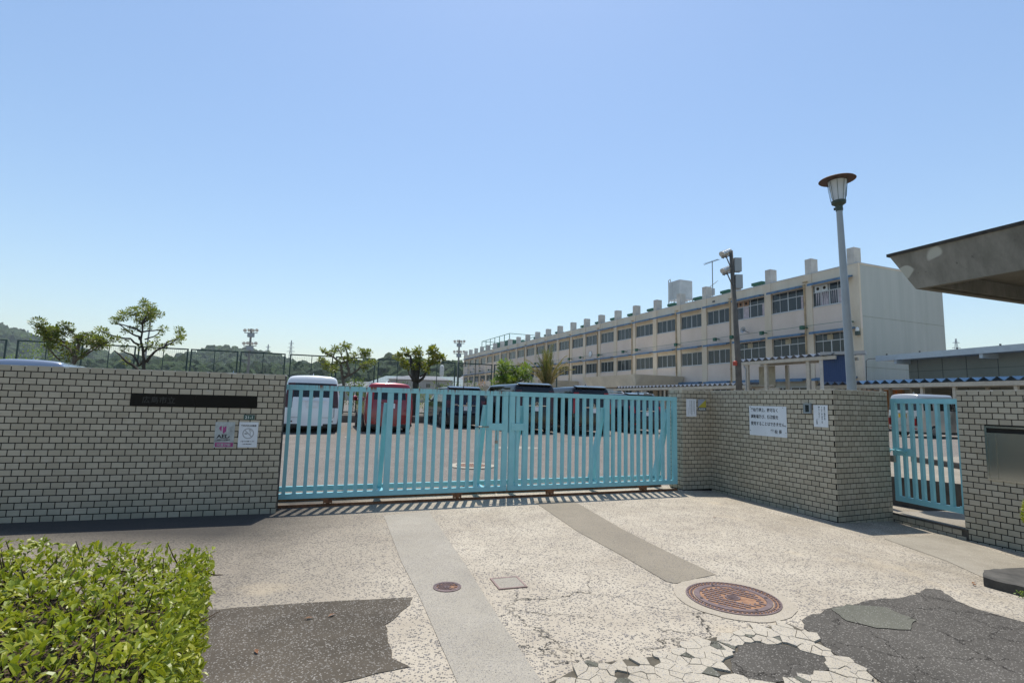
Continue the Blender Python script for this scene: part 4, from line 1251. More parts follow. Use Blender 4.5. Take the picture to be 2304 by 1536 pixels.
MB().box(.87, 1.9, .97, 1.03, 2.35, 2.5).obj('red_board', 'red_lamp', uw)
MB().tube([(.55, -.05, 4.45), (.55, -.05, 4.25), (.68, -.05, 4.1), (.68, -.05, 0)], .05, 7).obj('drainpipe', 'speaker_grey', uw)
bp = thing('blue_panel', 'dark blue ribbed panel under the raised walkway roof', 'panel', (19.02, 31.9, 0), R(-40))
MB().box(0, 1.5, 0, .06, 3.05, 4.66).obj('sheet', 'panel_blue', bp)
RIB = MB().box(0, .035, -.03, -.0005, 3.06, 4.65).mesh('rib', 'panel_blue')
for i in range(15): mobj('rib', RIB, bp, (.02 + i * .1, 0, 0))
MB().box(-.2, -.01, -.02, .08, -.2, 4.62).obj('edge_post', 'post_white', bp)
MB().box(-.1, 2.2, -.3, .5, 4.665, 4.85).obj('roof_edge', 'speaker_grey', bp)

gy = thing('low_hall', 'low flat-roofed grey hall with orange doors beside the school', 'hall', (23.55, 31.0, 0), R(-77))
MB().box(0, 14, 0, 12, 2.2, 4.42).obj('upper_wall', 'gym_wall', gy)
MB().box(0, 14, .01, 12, -.3, 2.199).obj('lower_wall', 'gym_low', gy)
MB().box(-1.1, 14.5, -1.1, 12.5, 4.42, 4.66).obj('roof_slab', 'gym_roof', gy)
MB().box(-1.12, 14.5, -1.14, -1.1005, 4.38, 4.70).obj('gutter', 'gym_roof', gy)
for x in (.0, 4.6, 9.2): MB().box(x, x + .16, -1.05, -.001, 4.16, 4.419).obj('roof_bracket', 'gym_roof', gy)
for x in (.55, 1.95, 3.2, 4.7, 7.4, 9.8): MB().box(x, x + .02, -.012, -.0005, 2.2, 4.41).obj('panel_joint', 'louver_dark', gy)
MB().box(.0, 14, -.010, -.0004, 3.72, 3.735).obj('panel_joint', 'louver_dark', gy)
MB().box(1.3, 2.4, -.05, -.0006, 1.7, 2.75).obj('louver', 'louver_dark', gy)
for i in range(9): MB().box(1.32, 2.38, -.08, -.0505, 1.74 + .112 * i, 1.79 + .112 * i).obj('louver_blade', 'gym_low', gy)
MB().box(4.6, 6.0, -.04, -.0006, .3, 2.0).obj('window', 'window_glass', gy)
for x0 in (-4.6, -3.3, -1.9, -.75):
    MB().box(x0, x0 + (1.05 if x0 < -1 else .35), -.1, .05, -.2, 2.65).obj('orange_door', 'door_wood', gy)
MB().box(-4.9, .0, .06, 4.0, -.3, 2.72).obj('link_wall', 'gym_low', gy)
MB().tube([(-1.1, -1.12, 4.55), (-1.7, -1.0, 4.58), (-2.0, -.9, 4.5), (-2.05, -.9, 2.6)], .022, 5).obj('cable', 'dark_wire', gy)
for x in (-.4, 1.6, 3.6, 5.6, 7.6): MB().box(x, x + .06, -1.16, -1.1, 4.70, 4.78).obj('gutter_clip', 'dark_wire', gy)

# ------------------------------------------------------------------ floodlight poles
def aim(d):
    return Vector(d).to_track_quat('Z', 'Y').to_euler()
LAMPV = [(.05, -.32), (.14, -.28), (.17, -.12), (.24, 0), (.0, .02)]
LAMP = MB().lathe(LAMPV, 14, cap=False).mesh('floodlight', 'flood_silver')
fp = thing('floodlight_pole', 'tall dark floodlight pole in front of the school windows', 'floodlight', (13.05, 30.0, .3))
MB().tube([(0, 0, -.3), (-.05, 0, 4), (-.32, 0, 10.2)], [.19, .165, .105], 14).obj('pole', 'concrete_pole', fp, smooth=True)
for z in (2.7, 4.1, 5.5, 6.8, 8.2): MB().lathe([(.172 - z * .0065, z), (.178 - z * .0065, z), (.178 - z * .0065, z + .03), (.172 - z * .0065, z + .03)], 14, (-.05 - .027 * max(0, (z - 4)) * 1.6, 0, 0), False).obj('band', 'old_metal', fp)
for k, (z, x0) in enumerate(((10.0, -.31), (9.0, -.27))):
    MB().bar((x0 + .05, .05, z - .05), (x0 - .72, -.42, z - .36), .06).bar((x0, 0, z - .9), (x0 - .55, -.55, z - .25), .05).obj('arm', 'concrete_pole', fp)
    for i in range(4):
        q = -.05 + i * .26
        lx, ly, lz = x0 - .12 - .19 * i, .12 - .16 * i, z + .16 - .10 * i
        l_ = mobj('floodlight', LAMP, fp, (lx, ly, lz), aim((-.72, -.35, -.6)), (.8, .8, .8))
        MB().tube([(lx + .12, ly + .05, lz - .22), (lx - .02, ly, lz - .16), (lx + .1, ly + .02, lz + .04)], .025, 5).obj('yoke', 'concrete_pole', fp)
    MB().box(x0 + .12, x0 + .52, -.2, .2, z - 1.05, z - .25).obj('ballast_box', 'box_grey', fp)
MB().lathe([(.12, 0), (.13, .22), (.0, .28)], 12, (-.28, -.12, 3.45)).obj('red_lamp', 'red_lamp', fp)
def far_flood(label, x, y, h, s=1.0):
    root = thing('floodlight_pole', label, 'floodlight', (x, y, .4), 0, 'distant floodlight poles')
    MB().tube([(0, 0, 0), (0, 0, h)], [.22 * s, .15 * s], 8).obj('pole', 'far_pole', root)
    for z in (h - .3, h - 2.3 * s):
        MB().bar((-1.0 * s, 0, z - .35 * s), (1.0 * s, 0, z - .35 * s), .1).obj('arm', 'far_pole', root)
        MB().box(-.45 * s, .45 * s, -.2, .25, z - 1.0 * s, z - .4 * s).obj('ballast_box', 'box_grey', root)
        for i in range(4):
            o = mobj('floodlight', LAMP, root, ((-.85 + .57 * i + (.1 if i > 1 else 0)) * s, -.2, z + .05 * (i % 2)), aim((random.uniform(-.5, .5), -1, -.25)), (1.08 * s,) * 3)
far_flood('distant floodlight pole with eight round lamps before the wooded hill', -40.1, 80, 11.0)
far_flood('distant floodlight pole with eight round lamps beside the school', -9.6, 95, 11.8, .95)
fl = thing('flagpole', 'slim pale pole rising behind the tall pruned tree', 'pole', (-19.0, 27.0, .4))
MB().tube([(0, 0, 0), (.25, 0, 5.3)], [.05, .035], 8).obj('shaft', 'speaker_grey', fl)

# ------------------------------------------------------------------ ball fence: framed mesh panels
FO = (-9.689, 33.138)
fa, fn = az(20.9), NG
fpan = [(-18.82, -17.44), (-17.03, -14.57), (-14.3, -11.85), (-11.75, -9.33), (-9.22, -6.79), (-6.68, -4.24), (-3.99, -1.51), (-1.36, 1.05), (1.22, 3.72), (3.8, 6.33), (6.51, 8.96), (9.09, 11.74), (11.92, 13.95)]
fence = thing('mesh_fence', 'tall dark green framed mesh fence behind the pruned trees', 'fence', (*FO, .4), R(20.9))
for k, (a_, b_) in enumerate(fpan):
    fr = MB()
    H_ = 3.5
    fr.box(a_, a_ + .07, -.035, .035, 0, H_).box(b_ - .07, b_, -.035, .035, 0, H_).box(a_ + .07, b_ - .07, -.034, .034, H_ - .07, H_).box(a_ + .07, b_ - .07, -.034, .034, .05, .12)
    fr.box((a_ + b_) / 2 - .02, (a_ + b_) / 2 + .02, -.02, .02, .12, H_ - .07)
    fo = fr.obj('panel_frame', 'fence_green', fence)
    w = MB()
    x = a_ + .12
    while x < b_ - .08:
        w.box(x - .0025, x + .0025, -.006, -.001, .12, H_ - .07); x += .10
    z = .2
    while z < H_ - .1:
        w.box(a_ + .07, b_ - .07, .0, .005, z - .0025, z + .0025); z += .10
    props(w.obj('wire_mesh', 'wire_green', fo), kind='stuff')

# ------------------------------------------------------------------ planting bed in front of the fence
pb = thing('planter', 'low stone planter edging the bed behind the parked cars', 'planter', (*gate_pt(3.1, 16.2), 0), R(20.9))
m = MB()
rg = random.Random(9)
x = -17.0
while x < 9:
    w = rg.uniform(.45, .7)
    MB().box(x, x + w - .015, 0, .3, -.1, .62 + rg.uniform(-.015, .015)).obj('stone', 'planter_stone', pb, (0, rg.uniform(-.01, .01), 0))
    x += w
MB().box(-17, 9, .31, 6.5, -.1, .55).obj('soil', 'soil', pb)

# ------------------------------------------------------------------ foliage
def leaf_geo(m, p, d, nrm, L_, W_, fold=.25):
    d = d.normalized()
    s = d.cross(nrm)
    if s.length < 1e-4: s = d.cross(Vector((1, 0, 0)))
    s.normalize()
    n = s.cross(d)
    b = len(m.v)
    for t_, w_, z_ in ((0, .08, 0), (.35, 1, .05), (.7, .75, 0), (1.0, .0, -.10)):
        c = p + d * (L_ * t_) + n * (L_ * z_)
        if w_ == 0:
            m.v.append(tuple(c)); continue
        m.v.append(tuple(c + s * (W_ * w_ / 2) + n * (W_ * w_ * fold)))
        m.v.append(tuple(c))
        m.v.append(tuple(c - s * (W_ * w_ / 2) + n * (W_ * w_ * fold)))
    for i in range(2):
        q = b + 3 * i
        m.f += [(q, q + 1, q + 4, q + 3), (q + 1, q + 2, q + 5, q + 4)]
    m.f += [(b + 6, b + 7, b + 9), (b + 7, b + 8, b + 9)]
def card_leaf(m, p, d, nrm, L_, W_):
    s = d.cross(nrm)
    if s.length < 1e-4: s = Vector((1, 0, 0))
    s.normalize()
    b = len(m.v)
    q = p + d * (L_ * .5)
    m.v += [tuple(p), tuple(q + s * (W_ / 2)), tuple(p + d * L_), tuple(q - s * (W_ / 2))]
    m.f.append((b, b + 1, b + 2, b + 3))
def rdir(rg):
    while True:
        v = Vector((rg.uniform(-1, 1), rg.uniform(-1, 1), rg.uniform(-1, 1)))
        if .05 < v.length < 1: return v.normalized()
def clump(m, rg, c, r, n, L_, flat=.8):
    c = Vector(c)
    for _ in range(n):
        v = rdir(rg)
        p = c + Vector((v.x, v.y, v.z * flat)) * (r * rg.random() ** .4)
        d = (v + Vector((0, 0, .25)) + rdir(rg) * .6).normalized()
        nn_ = (Vector((0, 0, 1)) + rdir(rg) * .7).normalized()
        card_leaf(m, p, d, nn_, L_ * rg.uniform(.6, 1.2), L_ * rg.uniform(.32, .5))
def tree(name, label, cat, loc, limbs, clusters, leaf_mat, bark_mat, L_, dens, seed, group=None):
    rg = random.Random(seed)
    root = thing(name, label, cat, loc, 0, group)
    tr = MB()
    ends = []
    for i, (r_, pts) in enumerate(limbs):
        y0 = 0 if i == 0 else rg.uniform(-.75, .75)
        P_ = []
        for k_, (x, z) in enumerate(pts):
            f = k_ / max(1, len(pts) - 1)
            P_.append((x, (0 if k_ == 0 else y0 * f), z))
        if i == 0: P_ = [(pts[0][0] + .02, 0, -.1), (pts[0][0], 0, pts[0][1] * .5)] + P_
        # finer, slightly crooked
        Q = []
        for a_, b_ in zip(P_[:-1], P_[1:]):
            a_, b_ = Vector(a_), Vector(b_)
            Q.append(a_)
            Q.append(a_.lerp(b_, .5) + rdir(rg) * (a_ - b_).length * .06)
        Q.append(Vector(P_[-1]))
        n_ = len(Q)
        rr = [r_ * .85 * (1.25 if i == 0 and k_ == 0 else 1) * (1 - .72 * k_ / (n_ - 1)) + .006 for k_ in range(n_)]
        o = MB().tube(Q, rr, 8 if r_ > .06 else 6)
        if i == 0: o.obj('trunk', bark_mat, root, smooth=True)
        else: o.obj('limb', bark_mat, root, smooth=True)
        ends += [(q, y0) for q in Q[n_ // 2:]]
    lf, tw = MB(), MB()
    for x, z, r_ in clusters:
        e = min(ends, key=lambda q: (q[0].x - x) ** 2 + (q[0].z - z) ** 2)
        c = Vector((x, e[0].y + rg.uniform(-.3, .3), z))
        tw.tube([e[0], e[0].lerp(c, .6) + rdir(rg) * .05, c], [.014, .009, .004], 4, False)
        for _ in range(5):
            tw.tube([c, c + rdir(rg) * r_ * .9], [.006, .003], 3, False)
        clump(lf, rg, c, r_ * 1.12, int(dens * (r_ / .2) ** 1.7), L_)
    props(tw.obj('twigs', bark_mat, root), kind='stuff')
    props(lf.obj('crown', leaf_mat, root), kind='stuff')
    return root
tall_L=[(0.1, [(0.01, 1.9), (-0.06, 2.47), (-0.15, 2.81), (-0.28, 3.2), (-0.29, 3.61), (-0.33, 4.08)]), (0.05, [(-0.33, 4.08), (-0.55, 4.19), (-0.84, 4.32), (-1.05, 4.53)]), (0.05, [(-0.33, 4.08), (-0.17, 4.32), (-0.03, 4.55), (0.03, 4.84)]), (0.04, [(-0.31, 4.1), (-0.0, 4.27), (0.32, 4.47), (0.64, 4.48)]), (0.045, [(-0.31, 3.71), (-0.51, 3.84), (-0.77, 3.92), (-1.13, 4.01), (-1.39, 4.05)]), (0.05, [(-0.35, 3.38), (-0.45, 3.52), (-0.64, 3.56), (-0.96, 3.69), (-1.35, 3.94), (-1.62, 4.09), (-1.85, 4.09)]), (0.05, [(-0.35, 3.15), (-0.54, 3.24), (-0.65, 3.4), (-1.07, 3.43), (-1.47, 3.54), (-1.83, 3.69)]), (0.04, [(-0.25, 3.73), (0.04, 3.83), (0.26, 3.95)]), (0.035, [(-0.14, 3.39), (0.07, 3.55), (0.1, 3.72), (-0.05, 3.81)]), (0.07, [(0.03, 2.4), (0.21, 2.66), (0.37, 2.82), (0.7, 3.02), (1.03, 3.19), (1.37, 3.4)]), (0.05, [(0.78, 3.13), (0.71, 3.32), (0.95, 3.49), (1.04, 3.77)]), (0.045, [(-0.09, 2.86), (0.12, 3.05), (0.41, 3.15)]), (0.06, [(-0.09, 2.47), (-0.27, 2.23), (-0.57, 2.66), (-0.86, 2.77), (-1.19, 2.92)]), (0.07, [(-0.22, 1.96), (-0.62, 2.27), (-1.0, 2.44), (-1.3, 2.67), (-1.67, 2.89)]), (0.03, [(-0.11, 4.2), (-0.12, 4.48), (-0.23, 4.9), (-0.48, 5.06)])]
tall_C=[(-0.43, 5.06, 0.16), (-0.21, 4.95, 0.18), (0.07, 4.86, 0.16), (-1.25, 4.73, 0.21), (-0.93, 4.72, 0.21), (-1.68, 4.58, 0.21), (-1.36, 4.45, 0.21), (-1.04, 4.46, 0.23), (-0.72, 4.49, 0.23), (-0.44, 4.47, 0.23), (-0.28, 4.71, 0.18), (-0.02, 4.62, 0.21), (0.19, 4.65, 0.21), (0.36, 4.52, 0.18), (0.64, 4.48, 0.16), (0.36, 4.28, 0.14), (-0.01, 4.32, 0.14), (-1.71, 4.23, 0.16), (-1.45, 4.19, 0.14), (-0.2, 3.99, 0.14), (-0.44, 4.03, 0.11), (0.19, 3.95, 0.16), (0.28, 3.77, 0.09), (-1.95, 3.73, 0.14), (-1.69, 3.65, 0.18), (-1.45, 3.63, 0.09), (-1.24, 3.73, 0.11), (-0.97, 3.85, 0.11), (-0.78, 3.79, 0.09), (0.95, 3.93, 0.14), (1.06, 3.74, 0.21), (0.99, 3.56, 0.11), (0.5, 3.4, 0.09), (1.37, 3.43, 0.18), (1.5, 3.5, 0.09), (1.11, 3.3, 0.11), (0.34, 3.12, 0.21), (0.58, 3.08, 0.14), (-0.33, 3.04, 0.14), (-0.23, 3.18, 0.09), (-1.04, 2.99, 0.16), (-0.61, 3.89, 0.09), (-0.77, 3.26, 0.07), (-1.19, 2.44, 0.14), (-0.51, 4.21, 0.14)]
spread_L=[(0.13, [(-0.12, 1.79), (-0.16, 2.16), (-0.09, 2.35), (-0.03, 2.73), (-0.0, 3.01), (0.0, 3.29)]), (0.07, [(-0.14, 2.31), (-0.35, 2.47), (-0.41, 2.81), (-0.61, 3.07)]), (0.06, [(-0.11, 2.33), (-0.29, 2.63), (-0.42, 2.77), (-0.65, 2.92), (-0.99, 3.0), (-1.33, 3.18), (-1.53, 3.23)]), (0.06, [(-0.07, 2.35), (0.09, 2.54), (0.28, 2.79), (0.52, 2.98)]), (0.06, [(-0.05, 2.33), (0.14, 2.41), (0.46, 2.53), (0.81, 2.73), (1.1, 2.85), (1.52, 3.05)]), (0.04, [(0.02, 3.01), (-0.06, 3.35), (-0.22, 3.57), (-0.51, 3.79)]), (0.04, [(-0.61, 3.07), (-0.94, 3.36), (-1.13, 3.7)]), (0.03, [(0.02, 3.08), (0.23, 3.26), (0.5, 3.47)]), (0.04, [(-0.72, 2.33), (-0.87, 2.61), (-0.91, 2.8)])]
spread_C=[(-1.19, 3.81, 0.22), (-1.09, 3.64, 0.19), (-1.27, 3.54, 0.15), (-1.74, 3.57, 0.15), (-1.84, 3.47, 0.13), (-1.63, 3.34, 0.2), (-1.4, 3.39, 0.17), (-1.19, 3.39, 0.19), (-0.95, 3.44, 0.2), (-0.74, 3.54, 0.19), (-0.54, 3.46, 0.22), (-0.4, 3.49, 0.15), (-0.93, 3.23, 0.26), (-0.65, 3.25, 0.22), (-1.19, 3.22, 0.19), (-0.41, 3.32, 0.17), (-0.43, 3.77, 0.15), (-0.28, 3.72, 0.15), (-0.16, 3.51, 0.11), (0.04, 3.42, 0.13), (-0.12, 3.23, 0.19), (0.09, 3.2, 0.17), (0.54, 3.47, 0.09), (0.35, 3.34, 0.11), (0.54, 3.19, 0.2), (0.75, 3.25, 0.2), (0.95, 3.16, 0.2), (0.7, 3.05, 0.2), (1.18, 3.11, 0.19), (1.39, 3.12, 0.19), (1.6, 3.2, 0.17), (1.78, 3.22, 0.15), (1.07, 2.96, 0.2), (1.34, 2.99, 0.17), (-0.74, 2.91, 0.22), (-0.97, 2.95, 0.15), (-1.4, 2.78, 0.17), (-1.26, 2.86, 0.13), (-0.5, 2.81, 0.13), (-0.54, 2.49, 0.2), (-0.19, 2.68, 0.11), (0.44, 3.02, 0.11), (0.3, 3.09, 0.13), (0.64, 2.61, 0.13), (0.46, 2.51, 0.11)]
thin_L=[(0.1, [(-0.05, 1.53), (-0.11, 1.96), (-0.18, 2.3), (-0.24, 2.64), (-0.29, 2.83), (-0.43, 2.94), (-0.68, 3.14), (-1.0, 3.27), (-1.32, 3.42)]), (0.05, [(-0.27, 2.83), (-0.08, 2.92), (-0.16, 3.05), (-0.29, 3.24), (-0.43, 3.48), (-0.6, 3.66)]), (0.08, [(-0.05, 2.09), (0.16, 2.22), (0.16, 2.56), (0.07, 2.83), (0.11, 3.16), (0.02, 3.42), (-0.05, 3.73)]), (0.06, [(0.16, 2.2), (0.38, 2.31), (0.63, 2.51), (0.75, 2.71), (1.08, 2.91), (1.34, 2.99)]), (0.04, [(0.09, 2.9), (0.21, 3.1), (0.44, 3.31), (0.74, 3.44)]), (0.03, [(0.44, 2.38), (0.38, 2.57), (0.27, 2.7)]), (0.035, [(-0.23, 2.47), (-0.4, 2.46), (-0.75, 2.52), (-1.1, 2.72), (-1.41, 2.97)]), (0.03, [(0.09, 2.25), (-0.05, 2.35), (-0.18, 2.43)]), (0.03, [(-0.67, 3.14), (-0.65, 3.4), (-0.68, 3.57)])]
thin_C=[(-1.34, 3.43, 0.04), (-1.22, 3.49, 0.07), (-1.1, 3.42, 0.08), (-0.97, 3.31, 0.09), (-0.83, 3.33, 0.09), (-0.71, 3.35, 0.09), (-0.7, 3.66, 0.06), (-0.58, 3.66, 0.07), (-0.49, 3.56, 0.09), (-0.66, 3.52, 0.09), (-0.31, 3.75, 0.06), (-0.17, 3.73, 0.07), (-0.05, 3.78, 0.08), (0.14, 3.73, 0.09), (0.11, 3.59, 0.1), (-0.28, 3.53, 0.06), (0.01, 3.57, 0.05), (-0.18, 3.36, 0.08), (0.46, 3.61, 0.05), (0.6, 3.52, 0.1), (0.74, 3.51, 0.12), (0.88, 3.53, 0.1), (1.02, 3.48, 0.09), (0.85, 3.35, 0.12), (0.96, 3.25, 0.09), (0.73, 3.33, 0.1), (0.62, 3.26, 0.07), (0.27, 3.36, 0.08), (0.1, 3.28, 0.09), (0.32, 3.27, 0.06), (0.46, 3.27, 0.05), (-0.52, 3.35, 0.07), (0.01, 3.02, 0.14), (-0.09, 3.04, 0.09), (0.2, 3.1, 0.07), (-1.5, 2.99, 0.09), (-1.34, 2.97, 0.12), (-1.11, 2.82, 0.1), (-1.27, 2.7, 0.14), (-1.1, 2.65, 0.15), (-0.88, 2.54, 0.15), (-0.67, 2.45, 0.12), (-0.72, 2.66, 0.12), (-0.4, 2.46, 0.1), (-0.38, 3.01, 0.07), (0.38, 2.95, 0.09), (0.55, 2.93, 0.08), (0.85, 2.75, 0.12), (1.02, 2.77, 0.14), (1.19, 2.86, 0.14), (1.34, 2.95, 0.12), (0.93, 2.56, 0.1), (0.26, 2.93, 0.07), (-0.52, 2.77, 0.1), (-0.32, 2.79, 0.07), (-0.04, 2.78, 0.07)]
pollard_L=[(0.26, [(-0.07, 1.32), (-0.11, 1.84), (-0.14, 2.1), (-0.13, 2.27)]), (0.17, [(-0.15, 2.01), (-0.22, 2.44), (-0.31, 2.79), (-0.38, 3.14), (-0.41, 3.33)]), (0.17, [(-0.05, 2.01), (0.0, 2.45), (0.04, 2.8), (0.1, 3.06), (0.15, 3.12)]), (0.09, [(-0.03, 1.93), (0.28, 2.16), (0.39, 2.37), (0.55, 2.69), (0.65, 2.83), (0.87, 2.93), (1.15, 3.09)]), (0.05, [(0.58, 2.8), (0.62, 3.11), (0.6, 3.46)]), (0.05, [(-0.28, 2.15), (-0.48, 2.38), (-0.64, 2.69), (-0.66, 3.01)]), (0.05, [(-0.44, 3.31), (-0.58, 3.34), (-0.73, 3.45)]), (0.05, [(0.04, 2.89), (-0.02, 3.24), (-0.04, 3.5)]), (0.06, [(0.12, 2.26), (0.29, 2.35), (0.44, 2.46)])]
pollard_C=[(-1.1, 3.26, 0.16), (-0.98, 3.32, 0.1), (-1.01, 3.14, 0.09), (-0.73, 3.52, 0.16), (-0.52, 3.49, 0.14), (-0.69, 3.41, 0.1), (-0.29, 3.6, 0.07), (-0.05, 3.71, 0.12), (-0.05, 3.55, 0.16), (0.01, 3.39, 0.14), (0.84, 3.64, 0.16), (0.74, 3.5, 0.14), (0.95, 3.51, 0.14), (0.85, 3.4, 0.1), (0.79, 3.2, 0.16), (0.69, 3.04, 0.14), (0.94, 3.09, 0.16), (1.07, 3.18, 0.16), (1.24, 3.25, 0.14), (1.38, 3.27, 0.1), (-0.08, 3.08, 0.14), (-0.14, 2.95, 0.12), (0.03, 2.96, 0.1), (0.27, 2.82, 0.14), (0.22, 2.96, 0.1), (-0.91, 2.99, 0.14), (-0.77, 2.88, 0.14), (-0.52, 2.77, 0.12), (-0.13, 2.73, 0.12), (0.29, 2.68, 0.09), (0.61, 2.59, 0.09), (-0.27, 3.49, 0.05), (-0.85, 2.86, 0.1), (0.51, 2.5, 0.07)]

tree('pruned_tree', 'tall open pruned tree with tiered branches behind the nameplate wall', 'tree', (-16.04, 23.0, .3), tall_L, tall_C, 'tree_leaf', 'bark', .125, 115, 1)
tree('pruned_tree', 'low spreading leafy tree behind the nameplate wall', 'tree', (-18.21, 22.0, .3), spread_L, spread_C, 'tree_leaf_dark', 'bark_pale', .135, 135, 2)
tree('pruned_tree', 'thin-leaved tree with forked pale trunk behind the white van', 'tree', (-8.52, 27.0, .3), thin_L, thin_C, 'tree_leaf', 'bark_pale', .15, 150, 3)
tree('pollarded_tree', 'stout dark pollarded tree with tufts of yellowing leaves behind the red car', 'tree', (-4.9, 27.5, .3), pollard_L, pollard_C, 'tree_leaf_yellow', 'bark', .20, 120, 4)
bush_L = [(.16, [(0, .9), (0, 1.6), (.05, 1.9)]), (.07, [(0, 1.6), (-.35, 2.1), (-.6, 2.5)]), (.07, [(.03, 1.7), (.4, 2.1), (.8, 2.3)]), (.06, [(.03, 1.8), (.1, 2.4), (.15, 2.9)])]
rg = random.Random(21)
bush_C = [(rg.uniform(-.75, .75), rg.uniform(2.0, 3.05), rg.uniform(.2, .3)) for _ in range(26)] + [(-.9, 2.0, .25), (-.75, 1.75, .2), (.95, 2.2, .25), (1.1, 2.05, .2)]
bush_C = [c for c in bush_C if (c[0] / 1.05) ** 2 + ((c[1] - 2.35) / .8) ** 2 < 1.15]
tree('round_tree', 'small bright green rounded tree behind the black van', 'tree', (.05, 29.3, .4), bush_L, bush_C, 'shrub_leaf', 'bark', .16, 80, 5)
rg = random.Random(22)
red_C = [(rg.uniform(-.8, .7), rg.uniform(1.2, 2.0), .2) for _ in range(10)]
tree('red_shrub', 'reddish leaved shrub beside the rounded tree', 'shrub', (-.9, 30.6, .4), [(.05, [(0, .5), (0, 1.0), (.05, 1.5)])], red_C, 'red_leaf', 'bark', .12, 45, 6)

# palm
pm = thing('palm_tree', 'shaggy palm with drying upswept fronds before the school', 'palm tree', (2.1, 30.0, .4))
MB().tube([(.05, 0, 0), (.03, 0, .9), (0, 0, 1.75), (0, 0, 2.1)], [.34, .30, .24, .12], 12).obj('trunk', 'bark', pm)
rg = random.Random(31)
sk = MB()
for i in range(260):
    a_ = rg.uniform(0, 2 * math.pi); z = rg.uniform(.1, 1.9); r_ = .33 - z * .06
    p = Vector((math.cos(a_) * r_, math.sin(a_) * r_, z))
    card_leaf(sk, p, Vector((math.cos(a_), math.sin(a_), 1.1)).normalized(), Vector((math.cos(a_), math.sin(a_), 0)), .16, .08)
props(sk.obj('leaf_base', 'bark_pale', pm), kind='stuff')
for i in range(40):
    a_ = rg.uniform(0, 2 * math.pi)
    spread = rg.uniform(.10, .58) if i > 14 else rg.uniform(.0, .2)
    Lf = rg.uniform(1.7, 2.7)
    h_ = Vector((math.cos(a_), math.sin(a_) * .7, 0))
    m = MB()
    pts = []
    for k_ in range(9):
        f = k_ / 8
        out = spread * Lf * (f * .75 + .55 * f ** 2.2)
        pts.append(Vector((0, 0, 1.75)) + h_ * (.08 + out) + Vector((0, 0, Lf * (f * math.sqrt(max(.1, 1 - spread * .8)) - spread * .5 * f ** 3))))
    m.tube(pts, [.02 - .0016 * k_ for k_ in range(9)], 4, False)
    for k_ in range(1, 8):
        for q in range(5):
            f = q / 5
            p = pts[k_].lerp(pts[k_ + 1], f)
            d0 = (pts[k_ + 1] - pts[k_]).normalized()
            for sgn in (-1, 1):
                s_ = d0.cross(Vector((h_.y, -h_.x, .2))).normalized() * 0 + d0.cross(h_ if abs(d0.dot(h_)) < .95 else Vector((0, 0, 1))).normalized() * sgn
                card_leaf(m, p, (d0 * .8 + s_ * .55 + rdir(rg) * .15).normalized(), h_, rg.uniform(.2, .34), .022)
    m.obj('frond', 'palm_dry' if (spread > .27 or rg.random() < .3) else 'palm_leaf', pm)

# shrubs beyond and in front of the fence
def shrub(label, x, y, z, rx, rz_, mat, n, L_, seed, group):
    rg = random.Random(seed)
    root = thing('shrub', label, 'shrub', (x, y, z), 0, group)
    lf = MB()
    for _ in range(14):
        v = rdir(rg)
        c = (v.x * rx * .62, v.y * rx * .5, rz_ * .55 + v.z * rz_ * .42)
        clump(lf, rg, c, min(rx, rz_) * .42, n // 14, L_)
    MB().tube([(0, 0, -.1), (0, 0, rz_ * .7)], [.08, .03], 6).obj('stem', 'bark', root)
    props(lf.obj('foliage', mat, root), kind='stuff')
SH = 'bright green shrub growing just beyond the mesh fence'
for i, (x, y, rx, rz_, mt) in enumerate([(-28.5, 31.5, 2.0, 3.9, 0), (-30.8, 31, 1.6, 2.4, 0), (-22.8, 33.5, 1.7, 2.0, 0), (-20.5, 34, 1.5, 2.1, 0), (-24.8, 33, 1.3, 1.9, 0), (-17.6, 35.5, 1.6, 2.0, 0), (-15.0, 36.5, 1.3, 2.1, 0),
                                         (-12.9, 37.5, 1.2, 1.7, 0), (-10.2, 38, 1.3, 1.7, 0), (-7.4, 38.5, 1.4, 2.0, 0), (-5.0, 40, 1.6, 2.2, 1), (-3.0, 41, 1.5, 2.2, 1), (-12.6, 34.0, 1.2, 2.1, 1), (-9.9, 33.9, 1.0, 2.2, 1), (-8.2, 40, 1.4, 1.9, 0)]):
    shrub(SH if mt == 0 else 'dark green shrub growing beside the mesh fence', x, y, .35, rx, rz_, 'shrub_leaf' if mt == 0 else 'shrub_leaf_dark', 900, .17, 40 + i, 'bright shrubs beyond the mesh fence' if mt == 0 else 'dark shrubs beside the mesh fence')
for i, (s, d_, rx, rz_, mt, lb) in enumerate([(-4.4, 17.6, .9, .95, 'bush_leaf', 'yellow-green bush in the stone planter beside the white van'), (-3.3, 17.6, .8, .8, 'bush_leaf', 'leafy bush in the stone planter beside the red car'),
                                              (-.4, 17.5, .9, .8, 'red_leaf', 'red-leaved bush in the stone planter behind the red car'), (.9, 17.8, 1.0, .9, 'bush_leaf', 'leafy bush in the stone planter beside the navy car'), (6.2, 17.8, .9, .9, 'bush_leaf', 'leafy bush in the stone planter between black vans')]):
    x, y = gate_pt(s, d_)
    shrub(lb, x, y, .5, rx, rz_, mt, 900, .10, 70 + i, None)

